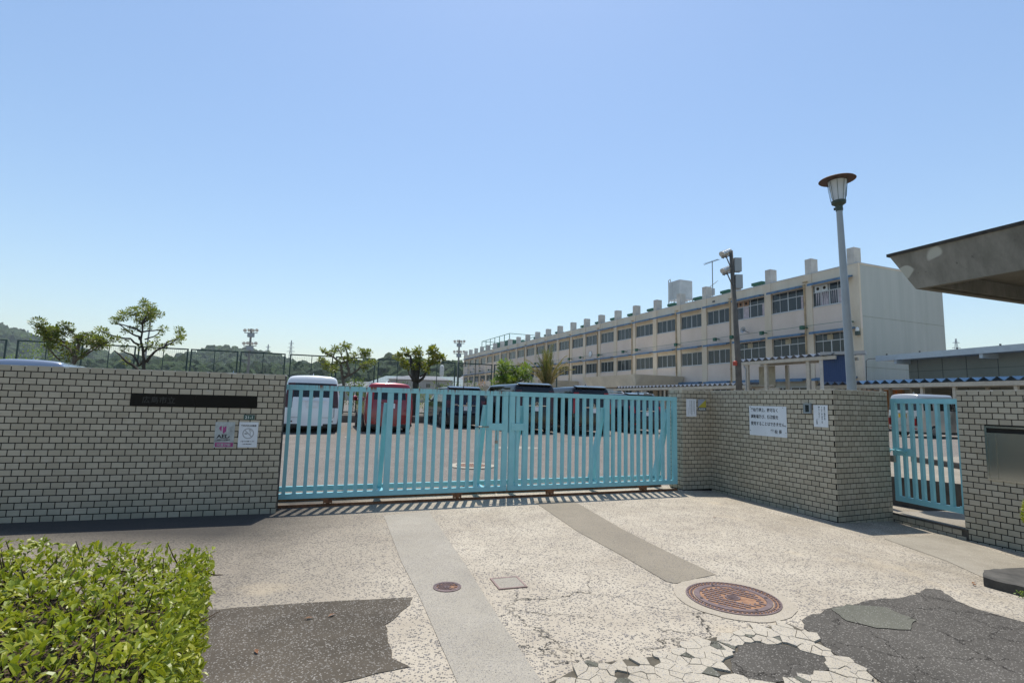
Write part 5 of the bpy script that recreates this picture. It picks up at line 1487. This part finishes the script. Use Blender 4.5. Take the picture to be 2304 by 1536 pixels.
# hedge in the foreground: an outer skin of leaves over a twiggy inside
hd = thing('clipped_hedge', 'clipped yellow-green hedge of pointed leaves in the foreground', 'hedge', (-1.4, 1.2, 0))
rg = random.Random(77)
HT = .84
hq = [(-1.12, 2.06), (-3.0, 2.12), (-3.0, .2), (-.40, .45)]     # footprint in world metres
def hedge_in(x, y): return inside((x, y), hq)
rest = MB()
leaves = []
def hedge_top(x, y): return HT + .035 * noise.noise(Vector((x * 3, y * 3, 1))) + .02 * noise.noise(Vector((x * 9, y * 9, 4)))
while len(leaves) < 33000:
    if rg.random() < .72:
        x, y = rg.uniform(-3.0, -.4), rg.uniform(.2, 2.15)
        if not hedge_in(x, y): continue
        p = Vector((x, y, hedge_top(x, y) - abs(rg.gauss(0, .032)) - (rg.uniform(.04, .13) if rg.random() < .3 else 0)))
        out = Vector((0, 0, 1))
        if noise.noise(Vector((x * 5, y * 5, 9))) > .32 and rg.random() < .6: p.z -= .03 + rg.uniform(0, .04)
    else:
        e = rg.choice(((0, 3), (0, 3), (0, 1)))
        a_, b_ = Vector(hq[e[0]]), Vector(hq[e[1]])
        q = a_.lerp(b_, rg.random())
        out = Vector((.93, .37, 0)) if e[1] == 3 else Vector((0, 1, 0))
        p = Vector((q.x, q.y, rg.uniform(.12, HT))) - out * abs(rg.gauss(0, .04)) + out * .012
    d = (out * rg.uniform(-.1, .75) + rdir(rg) * 1.1 + Vector((0, 0, .12))).normalized()
    nr = (out * .9 + Vector((0, 0, .6)) + rdir(rg) * .7).normalized()
    leaves.append((p, d, nr, rg.uniform(.016, .036), rg.uniform(.38, .52)))
mw = camo.matrix_world.inverted()
def vis(l_):
    c = mw @ l_[0]
    if c.z > -.2: return 9
    u, v_ = c.x / -c.z * 1180, c.y / -c.z * 1180
    return -c.z - l_[0].z * 2 if (-1150 < u < -660 and -765 < v_ < -430) else 9
order = sorted(leaves, key=vis)
base = Vector((-1.4, 1.2, 0))
for i, (p, d, nr, L_, wr_) in enumerate(order):
    if i < 300:
        m = MB()
        leaf_geo(m, Vector((0, 0, 0)), d, nr, L_ * 1.1, L_ * wr_)
        m.obj('leaf', 'hedge_leaf', hd, tuple(p - base))
    else:
        leaf_geo(rest, p - base, d, nr, L_, L_ * wr_)
props(rest.obj('leaf_mass', 'hedge_leaf', hd), kind='stuff')
tw = MB()
for i in range(5000):
    x, y = rg.uniform(-3.0, -.4), rg.uniform(.2, 2.1)
    if not hedge_in(x, y): continue
    p = Vector((x, y, rg.uniform(.55, HT - .06)))
    tv = rdir(rg) * .045
    tw.tube([p - base, p - base + tv + Vector((0, 0, .01)), p - base + tv * 1.9 + Vector((0, 0, .025))], [.0035, .0028, .0015], 3, False)
props(tw.obj('twigs', 'twig', hd), kind='stuff')
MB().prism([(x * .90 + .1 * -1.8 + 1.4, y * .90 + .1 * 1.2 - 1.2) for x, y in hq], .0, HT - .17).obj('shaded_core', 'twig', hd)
# bush at the right edge
rb = thing('wall_bush', 'leafy clipped bush growing against the letterbox wall', 'bush', (5.42, 5.0, -.1))
lf = MB()
for _ in range(1500):
    v = rdir(rg)
    p = Vector((v.x * .46, v.y * .46, .55 + v.z * .34)) * 1.0
    leaf_geo(lf, p, (v + rdir(rg) * .8).normalized(), (v + Vector((0, 0, .5)) + rdir(rg) * .5).normalized(), rg.uniform(.025, .045), rg.uniform(.012, .018))
props(lf.obj('foliage', 'hedge_leaf', rb), kind='stuff')
m = MB()
for i in range(7): m.tube([(0, 0, 0), tuple(rdir(rg) * .12 + Vector((0, 0, .3))), tuple(rdir(rg) * .3 + Vector((0, 0, .55)))], [.02, .012, .005], 5)
m.lathe([(.05, .2), (.30, .36), (.38, .55), (.28, .76), (.05, .84)], 10)
m.obj('stem', 'soil', rb)
wd = thing('weed', 'tiny weed sprouting at the foot of the stone kerb', 'weed', (4.17, 4.44, gz(4.17)))
lf = MB()
clump(lf, rg, (0, 0, .03), .03, 26, .022)
lf.obj('foliage', 'shrub_leaf', wd)

# ------------------------------------------------------------------ cars
CAR_AZ = R(111.5)
def wheel_parts(parent, x, y, r_, side):
    w = mobj('wheel', MB().lathe([(r_ * .62, -.10), (r_ * .93, -.105), (r_, -.07), (r_, .07), (r_ * .93, .105), (r_ * .62, .10)], 22, cap=False).mesh('wheel', 'rubber', True), parent, (x, y, r_), (0, R(90), 0))
    m = MB().lathe([(r_ * .64, .085), (r_ * .58, .09), (r_ * .56, .05), (.0, .045)], 18, cap=False)
    for i in range(10):
        a_ = 2 * math.pi * i / 10
        m.bar((math.cos(a_) * .04, math.sin(a_) * .04, .075), (math.cos(a_) * r_ * .6, math.sin(a_) * r_ * .6, .082), .028, .02)
    m.lathe([(.05, .08), (.04, .095), (.0, .096)], 10, cap=False)
    mobj('rim', m.mesh('rim', 'rim'), w, (0, 0, 0), (0, 0 if side > 0 else R(180), 0))
def car(name, label, cat, pos, body, L_, W_, H_, style, rot=0.0, plate='plate_white', tail='tail_red', rails=None, fin=True, group=None, hide=False):
    z0 = yz(*pos) + .004
    root = thing(name, label, cat, (*pos, z0), CAR_AZ - R(90) + rot, group)
    hw = W_ / 2
    van = style in ('van', 'kei')
    zs = [.24, .50, .82, 1.06 if not van else 1.10, H_ - .19, H_ - .07]
    if style == 'suv': zs = [.26, .52, .84, 1.08, H_ - .19, H_ - .07]
    # stations along the length: (y, roof drop, greenhouse width factor, top z override)
    if van:
        ST = [(0, .03, 0), (.10, .0, 0), (.9, -.0, 0), (.98, 0, 0), (2.0, 0, 0), (2.08, .0, 0), (L_ - 1.75, .02, 0), (L_ - 1.62, .05, 0), (L_ - .95, .42, 1), (L_ - .62, H_ - 1.12, 1), (L_ - .18, H_ - .98, 1), (L_, H_ - .80, 1)]
        lean = [0, -.0, .02, .06, .16, .22]
    else:
        ST = [(0, .06, 0), (.12, .03, 0), (.75, .0, 0), (.84, 0, 0), (1.75, 0, 0), (1.84, 0, 0), (L_ - 2.2, .03, 0), (L_ - 2.05, .07, 0), (L_ - 1.45, .42, 1), (L_ - 1.15, H_ - 1.12, 1), (L_ - .25, H_ - .98, 1), (L_, H_ - .78, 1)]
        lean = [0, -.02, .03, .12, .42, .55]
    if style == 'kei': lean = [0, 0, .01, .03, .09, .13]
    wf = [.93, .985, 1.0, .985, .87 if not van else .90, .80 if not van else .83]
    FR = [.80, .0, -.80]
    V, F, MI = [], [], []
    nside = 6
    ring_n = nside * 2 + 3
    for j, (y, drop, fr) in enumerate(ST):
        top = H_ - drop
        pts = []
        taper = 1.0 if 0 < j < len(ST) - 1 else (.965 if j == 0 else .86)
        if j == len(ST) - 2: taper = .95
        rowz = []
        for v in range(nside):
            z = zs[v]
            if v >= 3 and drop > .10:     # the glasshouse sinks into the bonnet
                lo, hi = zs[3], zs[5]
                z = min(z, top - (.10 if v == 3 else .05 if v == 4 else .02)) if v > 3 else min(z, top - .10)
            rowz.append(z)
        for v in range(nside):
            w = hw * wf[v] * taper
            if v >= 4 and drop > .6: w = hw * (.97 - .05 * (v - 3)) * taper
            yy = y
            if j == 0: yy = lean[v]
            elif j == 1: yy = max(y, lean[v] + .10)
            elif j in (2,) and lean[v] > .4: yy = max(y, lean[v] + .25)
            if j == len(ST) - 1: yy = y - (.0, .0, .06, .12, .16, .2)[v]
            pts.append((w, yy, rowz[v]))
        wt = pts[-1][0]
        ys = pts[-1][1]
        roof = [(wt * f, ys, top - (.015 if f else -.012)) for f in FR]
        V += pts + roof + [(-x, yy, z) for x, yy, z in reversed(pts)]
    for j in range(len(ST) - 1):
        for k_ in range(ring_n - 1):
            a_ = j * ring_n + k_
            F.append((a_, a_ + ring_n, a_ + ring_n + 1, a_ + 1))
            mi = 0
            kk = k_ if k_ < nside else (ring_n - 2 - k_)
            if kk == 3 and k_ != 6:
                if j in (1, 3, 5) or (j == 7):
                    mi = 1
            if j in (7, 8) and nside - 1 <= k_ <= nside + 2: mi = 1      # windscreen
            MI.append(mi)
    CF = [1, .80, 0, -.80, -1]
    idx = {}
    def cap(j, ydir):
        b = j * ring_n
        rows = []
        for v in range(nside):
            r0, r1 = b + v, b + ring_n - 1 - v
            row = [r0]
            if v == nside - 1:
                row = [b + nside - 1, b + nside, b + nside + 1, b + nside + 2, b + ring_n - nside]
            else:
                for f in CF[1:4]:
                    x0, y_, z_ = V[r0]
                    bulge = (.05 if v < 4 else .03) * (1 - f * f) * ydir
                    V.append((x0 * f, y_ + bulge, z_ + (.0)))
                    row.append(len(V) - 1)
                row.append(r1)
            rows.append(row)
        for v in range(nside - 1):
            for c_ in range(4):
                q = (rows[v][c_], rows[v][c_ + 1], rows[v + 1][c_ + 1], rows[v + 1][c_])
                F.append(q if ydir > 0 else tuple(reversed(q)))
                mi = 0
                if ydir < 0:
                    if v == 3: mi = 1
                    if style == 'van' and c_ in (0, 3) and v in (2, 3): mi = 2
                    if style != 'van' and c_ in (0, 3) and v == 2: mi = 2
                    if style == 'kei' and c_ in (0, 3) and v == 1: mi = 2
                    if style == 'kei' and c_ in (0, 3) and v == 2: mi = 0
                    if v == 0: mi = 3 if style in ('suv',) else 0
                MI.append(mi)
    cap(0, -1)
    cap(len(ST) - 1, 1)
    me = bpy.data.meshes.new('body')
    me.from_pydata(V, [], F)
    for p_, mi in zip(me.polygons, MI): p_.material_index = mi
    for nm_ in (body, 'car_glass', tail, 'car_trim'): me.materials.append(MATS[nm_])
    tmp = bpy.data.objects.new('body', me)
    COL.objects.link(tmp)
    sub = tmp.modifiers.new('s', 'SUBSURF')
    sub.levels = sub.render_levels = 2
    dg_ = bpy.context.evaluated_depsgraph_get()
    dg_.update()
    ev = bpy.data.meshes.new_from_object(tmp.evaluated_get(dg_))
    bpy.data.objects.remove(tmp)
    names = ('body', 'glazing', 'tail_light', 'lower_bumper')
    for mi, nm_ in enumerate(names):
        polys = [p_ for p_ in ev.polygons if p_.material_index == mi]
        if not polys: continue
        # split glazing and lamps into their separate panes
        vmap = {}
        for p_ in polys:
            for v in p_.vertices: vmap.setdefault(v, v)
        def find(a_):
            while vmap[a_] != a_:
                vmap[a_] = vmap[vmap[a_]]; a_ = vmap[a_]
            return a_
        for p_ in polys:
            a_ = find(p_.vertices[0])
            for v in p_.vertices[1:]: vmap[find(v)] = a_
        groups = {}
        for p_ in polys: groups.setdefault(find(p_.vertices[0]), []).append(p_)
        for gp in groups.values():
            used = {}
            vs, fs = [], []
            for p_ in gp:
                f_ = []
                for v in p_.vertices:
                    if v not in used:
                        used[v] = len(vs); vs.append(tuple(ev.vertices[v].co))
                    f_.append(used[v])
                fs.append(tuple(f_))
            nme = bpy.data.meshes.new(nm_)
            nme.from_pydata(vs, [], fs)
            nme.materials.append(MATS[(body, 'car_glass', tail, 'car_trim')[mi]])
            for p_ in nme.polygons: p_.use_smooth = True
            mobj({'glazing': 'window'}.get(nm_, nm_), nme, root)
    r_ = .33 if style != 'kei' else .27
    if style == 'suv': r_ = .36
    for sy in (.78, L_ - .88):
        for sx in (-1, 1):
            wheel_parts(root, sx * (hw - .105), sy, r_, sx)
    MB().box(-hw + .12, hw - .12, .12, L_ - .2, .16, .5).obj('underbody', 'car_trim', root)
    MB().box(-hw * .92, hw * .92, -.03, .12, .22, .30).obj('bumper_trim', 'car_trim', root)
    yb = lean[2] - .045
    pw, pz = (.165, .92 if van else .80)
    MB().box(-pw, pw, yb - .018, yb + .01, pz - .083, pz + .083).obj('number_plate', plate, root)
    if plate == 'plate_yellow': mobj('lettering', TXT['yp'], root, (0, yb - .02, pz - .05), UPR)
    m = MB()
    for i in range(16):
        a0 = 2 * math.pi * i / 16; a1 = 2 * math.pi * (i + 1) / 16
        m.bar((.06 * math.cos(a0), yb - .004, pz + .2 + .042 * math.sin(a0)), (.06 * math.cos(a1), yb - .004, pz + .2 + .042 * math.sin(a1)), .01)
    m.obj('badge', 'chrome', root)
    MB().box(-.42, .42, yb - .012, yb + .02, pz + .105, pz + .128).obj('tailgate_handle', 'chrome' if body in ('car_black', 'car_navy') else body, root)
    m = MB().box(-hw * .78, hw * .78, yb - .0045, yb + .02, .50, .508).box(-hw * .80, -hw * .79, yb - .0045, yb + .04, .51, .9).box(hw * .79, hw * .80, yb - .0045, yb + .04, .51, .9)
    m.obj('panel_gap', 'car_trim', root)
    for sx in (-1, 1):
        y_ = L_ - (1.35 if van else 1.75)
        MB().tube([(sx * hw * .9, y_, 1.08), (sx * (hw + .08), y_, 1.12)], .025, 6).lathe([(.0, -.09), (.09, -.07), (.11, 0), (.09, .08), (.0, .1)], 10, (sx * (hw + .13), y_, 1.15), False).obj('mirror', body, root, smooth=True)
        MB().box(sx * (hw * .70) - .06, sx * (hw * .70) + .06, -.035, .02, .36, .40).obj('reflector', tail, root)
    if style == 'suv' or (style == 'van' and body == 'car_black'):
        MB().add([(-hw * .72, lean[5] - .12, H_ - .085), (hw * .72, lean[5] - .12, H_ - .085), (hw * .74, lean[5] + .22, H_ - .03), (-hw * .74, lean[5] + .22, H_ - .03), (-hw * .72, lean[5] - .12, H_ - .055), (hw * .72, lean[5] - .12, H_ - .055), (hw * .74, lean[5] + .22, H_ + .008), (-hw * .74, lean[5] + .22, H_ + .008)],
                 [(3, 2, 1, 0), (4, 5, 6, 7), (0, 1, 5, 4), (1, 2, 6, 5), (3, 0, 4, 7)]).obj('spoiler', body, root)
    if rails:
        for sx in (-1, 1):
            MB().tube([(sx * hw * .72, .75, H_ - .06), (sx * hw * .72, .95, H_ + .025), (sx * hw * .72, 1.8, H_ + .045), (sx * hw * .72, L_ - 2.4, H_ + .03), (sx * hw * .72, L_ - 2.2, H_ - .05)], .022, 6).obj('roof_rail', rails, root)
    if fin:
        MB().add([(-.02, .65, H_), (.02, .65, H_), (0, .82, H_), (0, .66, H_ + .09)], [(0, 1, 3), (1, 2, 3), (2, 0, 3)]).obj('antenna_fin', body, root)
    MB().bar((.0, yb + .05, zs[3] + .03), (.32, yb + .10, zs[3] + .10), .015).obj('wiper', 'car_trim', root)
    return root
car('minivan', 'white minivan parked tail to the gate', 'van', (-6.42, 17.1), 'car_white', 4.7, 1.75, 1.87, 'van', plate='plate_white', tail='tail_smoke')
car('parked_car', 'small tall red car parked beside the white minivan', 'car', (-4.12, 18.1), 'car_red', 3.8, 1.67, 1.73, 'van', tail='tail_red')
cx = car('parked_car', 'dark blue crossover parked between the red car and black vans', 'car', (-1.72, 21.3), 'car_navy', 4.5, 1.84, 1.69, 'suv', tail='tail_smoke')
mobj('lettering', TXT['cx'], cx, (-.52, -.03, .93), UPR)
car('minivan', 'glossy black minivan parked beside the blue crossover', 'van', (1.0, 20.0), 'car_black', 4.9, 1.85, 1.90, 'van', tail='tail_smoke')
car('minivan', 'black minivan with rear spoiler parked beside the dark estate', 'van', (3.15, 20.1), 'car_black', 4.7, 1.74, 1.86, 'van', rot=R(-3), tail='tail_red')
car('parked_car', 'dark estate car with bright roof rails near the gate pillar', 'car', (5.75, 22.0), 'car_navy', 4.6, 1.83, 1.66, 'suv', tail='tail_red', rails='chrome')
car('minivan', 'silver blue minivan behind the tiled wall, only its roof showing', 'van', (-8.75, 16.4), 'car_silver', 4.6, 1.72, 1.86, 'van')
car('minivan', 'silver van behind the left part of the tiled wall', 'van', (-12.9, 13.9), 'car_silver', 4.8, 1.8, 2.0, 'van', rot=R(6))
kv = car('kei_van', 'small silver van with a yellow plate behind the narrow gate', 'van', (17.1, 23.0), 'car_silver_warm', 3.4, 1.48, 1.88, 'kei', rot=R(-96.5), plate='plate_yellow')

# ------------------------------------------------------------------ far hills, woods, houses, pylons
def ridge(name, prof, Y0, depth, base_z, seed, mat='wood_far'):
    """terrain rising from the plain to a skyline given as (x, z) at distance Y0"""
    m = MB()
    n = len(prof)
    rows = 9
    for r_ in range(rows):
        f = r_ / (rows - 1)
        for x, z in prof:
            k_ = 1 - depth * (1 - f) / Y0
            m.v.append((x * k_, Y0 - depth * (1 - f), base_z + (z - base_z) * sm(0, 1, f)))
    for x, z in prof:
        m.v.append((x * 1.1, Y0 + depth * .5, base_z))
    for r_ in range(rows):
        for i in range(n - 1):
            a_ = r_ * n + i
            m.f.append((a_, a_ + 1, a_ + n + 1, a_ + n))
    o = m.obj(name, mat)
    return props(o, kind='structure')
def interp(prof, x):
    for (x0, z0), (x1, z1) in zip(prof[:-1], prof[1:]):
        if x0 <= x <= x1: return z0 + (z1 - z0) * (x - x0) / (x1 - x0)
    return 0
ICO = bmesh.new()
bmesh.ops.create_icosphere(ICO, subdivisions=2, radius=1)
IV = [v.co.copy() for v in ICO.verts]
IF = [tuple(v.index for v in f.verts) for f in ICO.faces]
ICO.free()
def wood(name, label, prof, Y0, depth, base_z, size, count, seed, front=0.0):
    rg = random.Random(seed)
    m = MB()
    x0, x1 = prof[0][0], prof[-1][0]
    for _ in range(count):
        f = rg.random() ** .8
        xs = rg.uniform(x0, x1)
        k_ = 1 - depth * (1 - f) / Y0
        z = base_z + (interp(prof, xs) - base_z) * sm(0, 1, f)
        r_ = size * rg.uniform(.55, 1.25)
        c = Vector((xs * k_, Y0 - depth * (1 - f) + rg.uniform(-.5, .5) * size, z - r_ * .35))
        off = rg.uniform(0, 99)
        ax = Vector((rg.uniform(.8, 1.2), rg.uniform(.8, 1.2), rg.uniform(.85, 1.5)))
        b = len(m.v)
        for v in IV:
            h_ = 1 + .45 * noise.noise(v * 2.2 + Vector((off, 0, 0))) + .25 * noise.noise(v * 5 + Vector((off, 7, 0)))
            m.v.append((c.x + v.x * ax.x * r_ * h_, c.y + v.y * ax.y * r_ * h_, c.z + v.z * ax.z * r_ * h_))
        m.f += [tuple(i + b for i in t_) for t_ in IF]
    o = m.obj(name, 'wood_far')
    return props(o, label, 'woods', kind='stuff')
hill1 = [(-1050, 60), (-860, 92), (-740, 84), (-687, 76), (-655, 71), (-600, 56), (-560, 47), (-500, 40), (-450, 40), (-425, 47), (-405, 53), (-381, 57.5), (-355, 56), (-330, 51), (-300, 43), (-270, 35), (-230, 28), (-180, 24), (-120, 22), (0, 20), (200, 18), (500, 20), (1000, 26)]
ridge('hills', [(x, z - 5) for x, z in hill1], 700, 260, 0, 1)
wood('distant_woods', 'hazy wooded hill on the skyline beyond the fence', hill1[:18], 700, 250, 0, 7.5, 2600, 2)
mid = [(-330, 13), (-260, 15), (-200, 17), (-160, 15), (-120, 15.5), (-90, 17), (-74, 21), (-60, 22), (-50, 21), (-40, 19.5), (-28, 19), (-16, 20), (0, 18), (40, 17)]
ridge('wooded_bank', [(x, z * .55) for x, z in mid], 300, 60, 0, 3)
wood('bank_woods', 'dark green belt of trees behind the houses', mid, 300, 70, 2, 4.2, 1100, 4)

def house(label, x, y, w, d_, h_, roof_h, mat, rz=0.0):
    root = thing('house', label, 'house', (x, y, 0), rz)
    MB().box(-w / 2, w / 2, 0, d_, -.3, h_).obj('wall', 'house_wall', root)
    MB().add([(-w / 2 - .6, -.6, h_), (w / 2 + .6, -.6, h_), (w / 2 + .6, d_ + .6, h_), (-w / 2 - .6, d_ + .6, h_), (-w / 4, d_ / 2, h_ + roof_h), (w / 4, d_ / 2, h_ + roof_h)],
             [(0, 1, 5, 4), (1, 2, 5), (2, 3, 4, 5), (3, 0, 4), (3, 2, 1, 0)]).obj('roof', mat, root)
    for i in range(int(w // 3)):
        fr = MB().box(-w / 2 + .8 + 3 * i, -w / 2 + 2.2 + 3 * i, -.06, -.001, h_ - 2.1, h_ - .9).obj('window', 'alu', root)
        MB().box(-w / 2 + .9 + 3 * i, -w / 2 + 2.1 + 3 * i, -.08, -.0605, h_ - 2.0, h_ - 1.0).obj('pane', 'house_window', fr)
house('house with a rounded pale grey roof beyond the fence', -33.5, 150, 13, 9, 5.6, 2.2, 'house_roof_pale')
house('long low grey house between the pruned trees', -24.5, 140, 16, 9, 6.4, 1.2, 'house_roof')
house('house with pale hipped roof below the white tower', -19.0, 150, 14, 9, 5.0, 3.0, 'house_roof_pale')
house('dark roofed house next to the far end of the school', -12.5, 155, 9, 8, 6.5, 2.0, 'house_roof')
house('low house half hidden by shrubs behind the white van', -42, 150, 16, 8, 4.5, 1.4, 'house_roof')
tw_ = thing('white_tower', 'small pale round tower rising over the house roofs', 'tower', (-23.8, 180, 0))
MB().lathe([(.55, 0), (.55, 9.4), (.72, 9.6), (.72, 12.4), (.5, 12.9), (.2, 13.1)], 14).obj('shaft', 'tank_white', tw_)

def pylon(label, x, y, h_, zb):
    root = thing('pylon', label, 'pylon', (x, y, zb))
    s = h_ / 45
    m = MB()
    lv = [(0, 4.0), (12, 2.6), (24, 1.5), (34, 1.0), (45, .3)]
    w = .38 * s
    for (z0, a_), (z1, b_) in zip(lv[:-1], lv[1:]):
        for sx in (-1, 1):
            for sy in (-1, 1):
                m.bar((sx * a_ * s, sy * a_ * s, z0 * s), (sx * b_ * s, sy * b_ * s, z1 * s), w)
        for sy in (-1, 1):
            m.bar((-a_ * s, sy * a_ * s, z0 * s), (b_ * s, sy * b_ * s, z1 * s), w * .6)
            m.bar((a_ * s, sy * a_ * s, z0 * s), (-b_ * s, sy * b_ * s, z1 * s), w * .6)
    m.obj('lattice', 'pylon_grey', root)
    for z, l_ in ((28, 6.5), (34, 5.2), (40, 4.2)):
        MB().bar((-l_ * s, 0, z * s), (l_ * s, 0, z * s), w).bar((-l_ * s, 0, z * s), (0, 0, (z + 2.2) * s), w * .7).bar((l_ * s, 0, z * s), (0, 0, (z + 2.2) * s), w * .7).obj('cross_arm', 'pylon_grey', root)
pylon('distant pylon standing right of the wooded hilltop', -338, 800, 46, 39)
pylon('smaller distant pylon on the hill slope', -373, 800, 42, 36)
pylon('distant pylon beside the higher hill at far left', -743, 800, 52, 38)
pylon('distant pylon behind the low hall roof', 683, 800, 60, 54)

# ------------------------------------------------------------------ air
hz = MB().box(-1500, 1500, -60, 1400, -1.5, 135)
ho = hz.obj('haze', 'ink')
mt = bpy.data.materials.new('haze')
mt.use_nodes = True
nt = mt.node_tree
nt.nodes.clear()
vo = nt.nodes.new('ShaderNodeVolumePrincipled')
vo.inputs['Color'].default_value = (0.86, 0.93, 1.0, 1)
vo.inputs['Density'].default_value = .0002
vo.inputs['Anisotropy'].default_value = .3
ou = nt.nodes.new('ShaderNodeOutputMaterial')
nt.links.new(vo.outputs[0], ou.inputs['Volume'])
ho.data.materials.clear()
ho.data.materials.append(mt)
props(ho, 'thin pale haze filling the air', 'haze', kind='stuff')
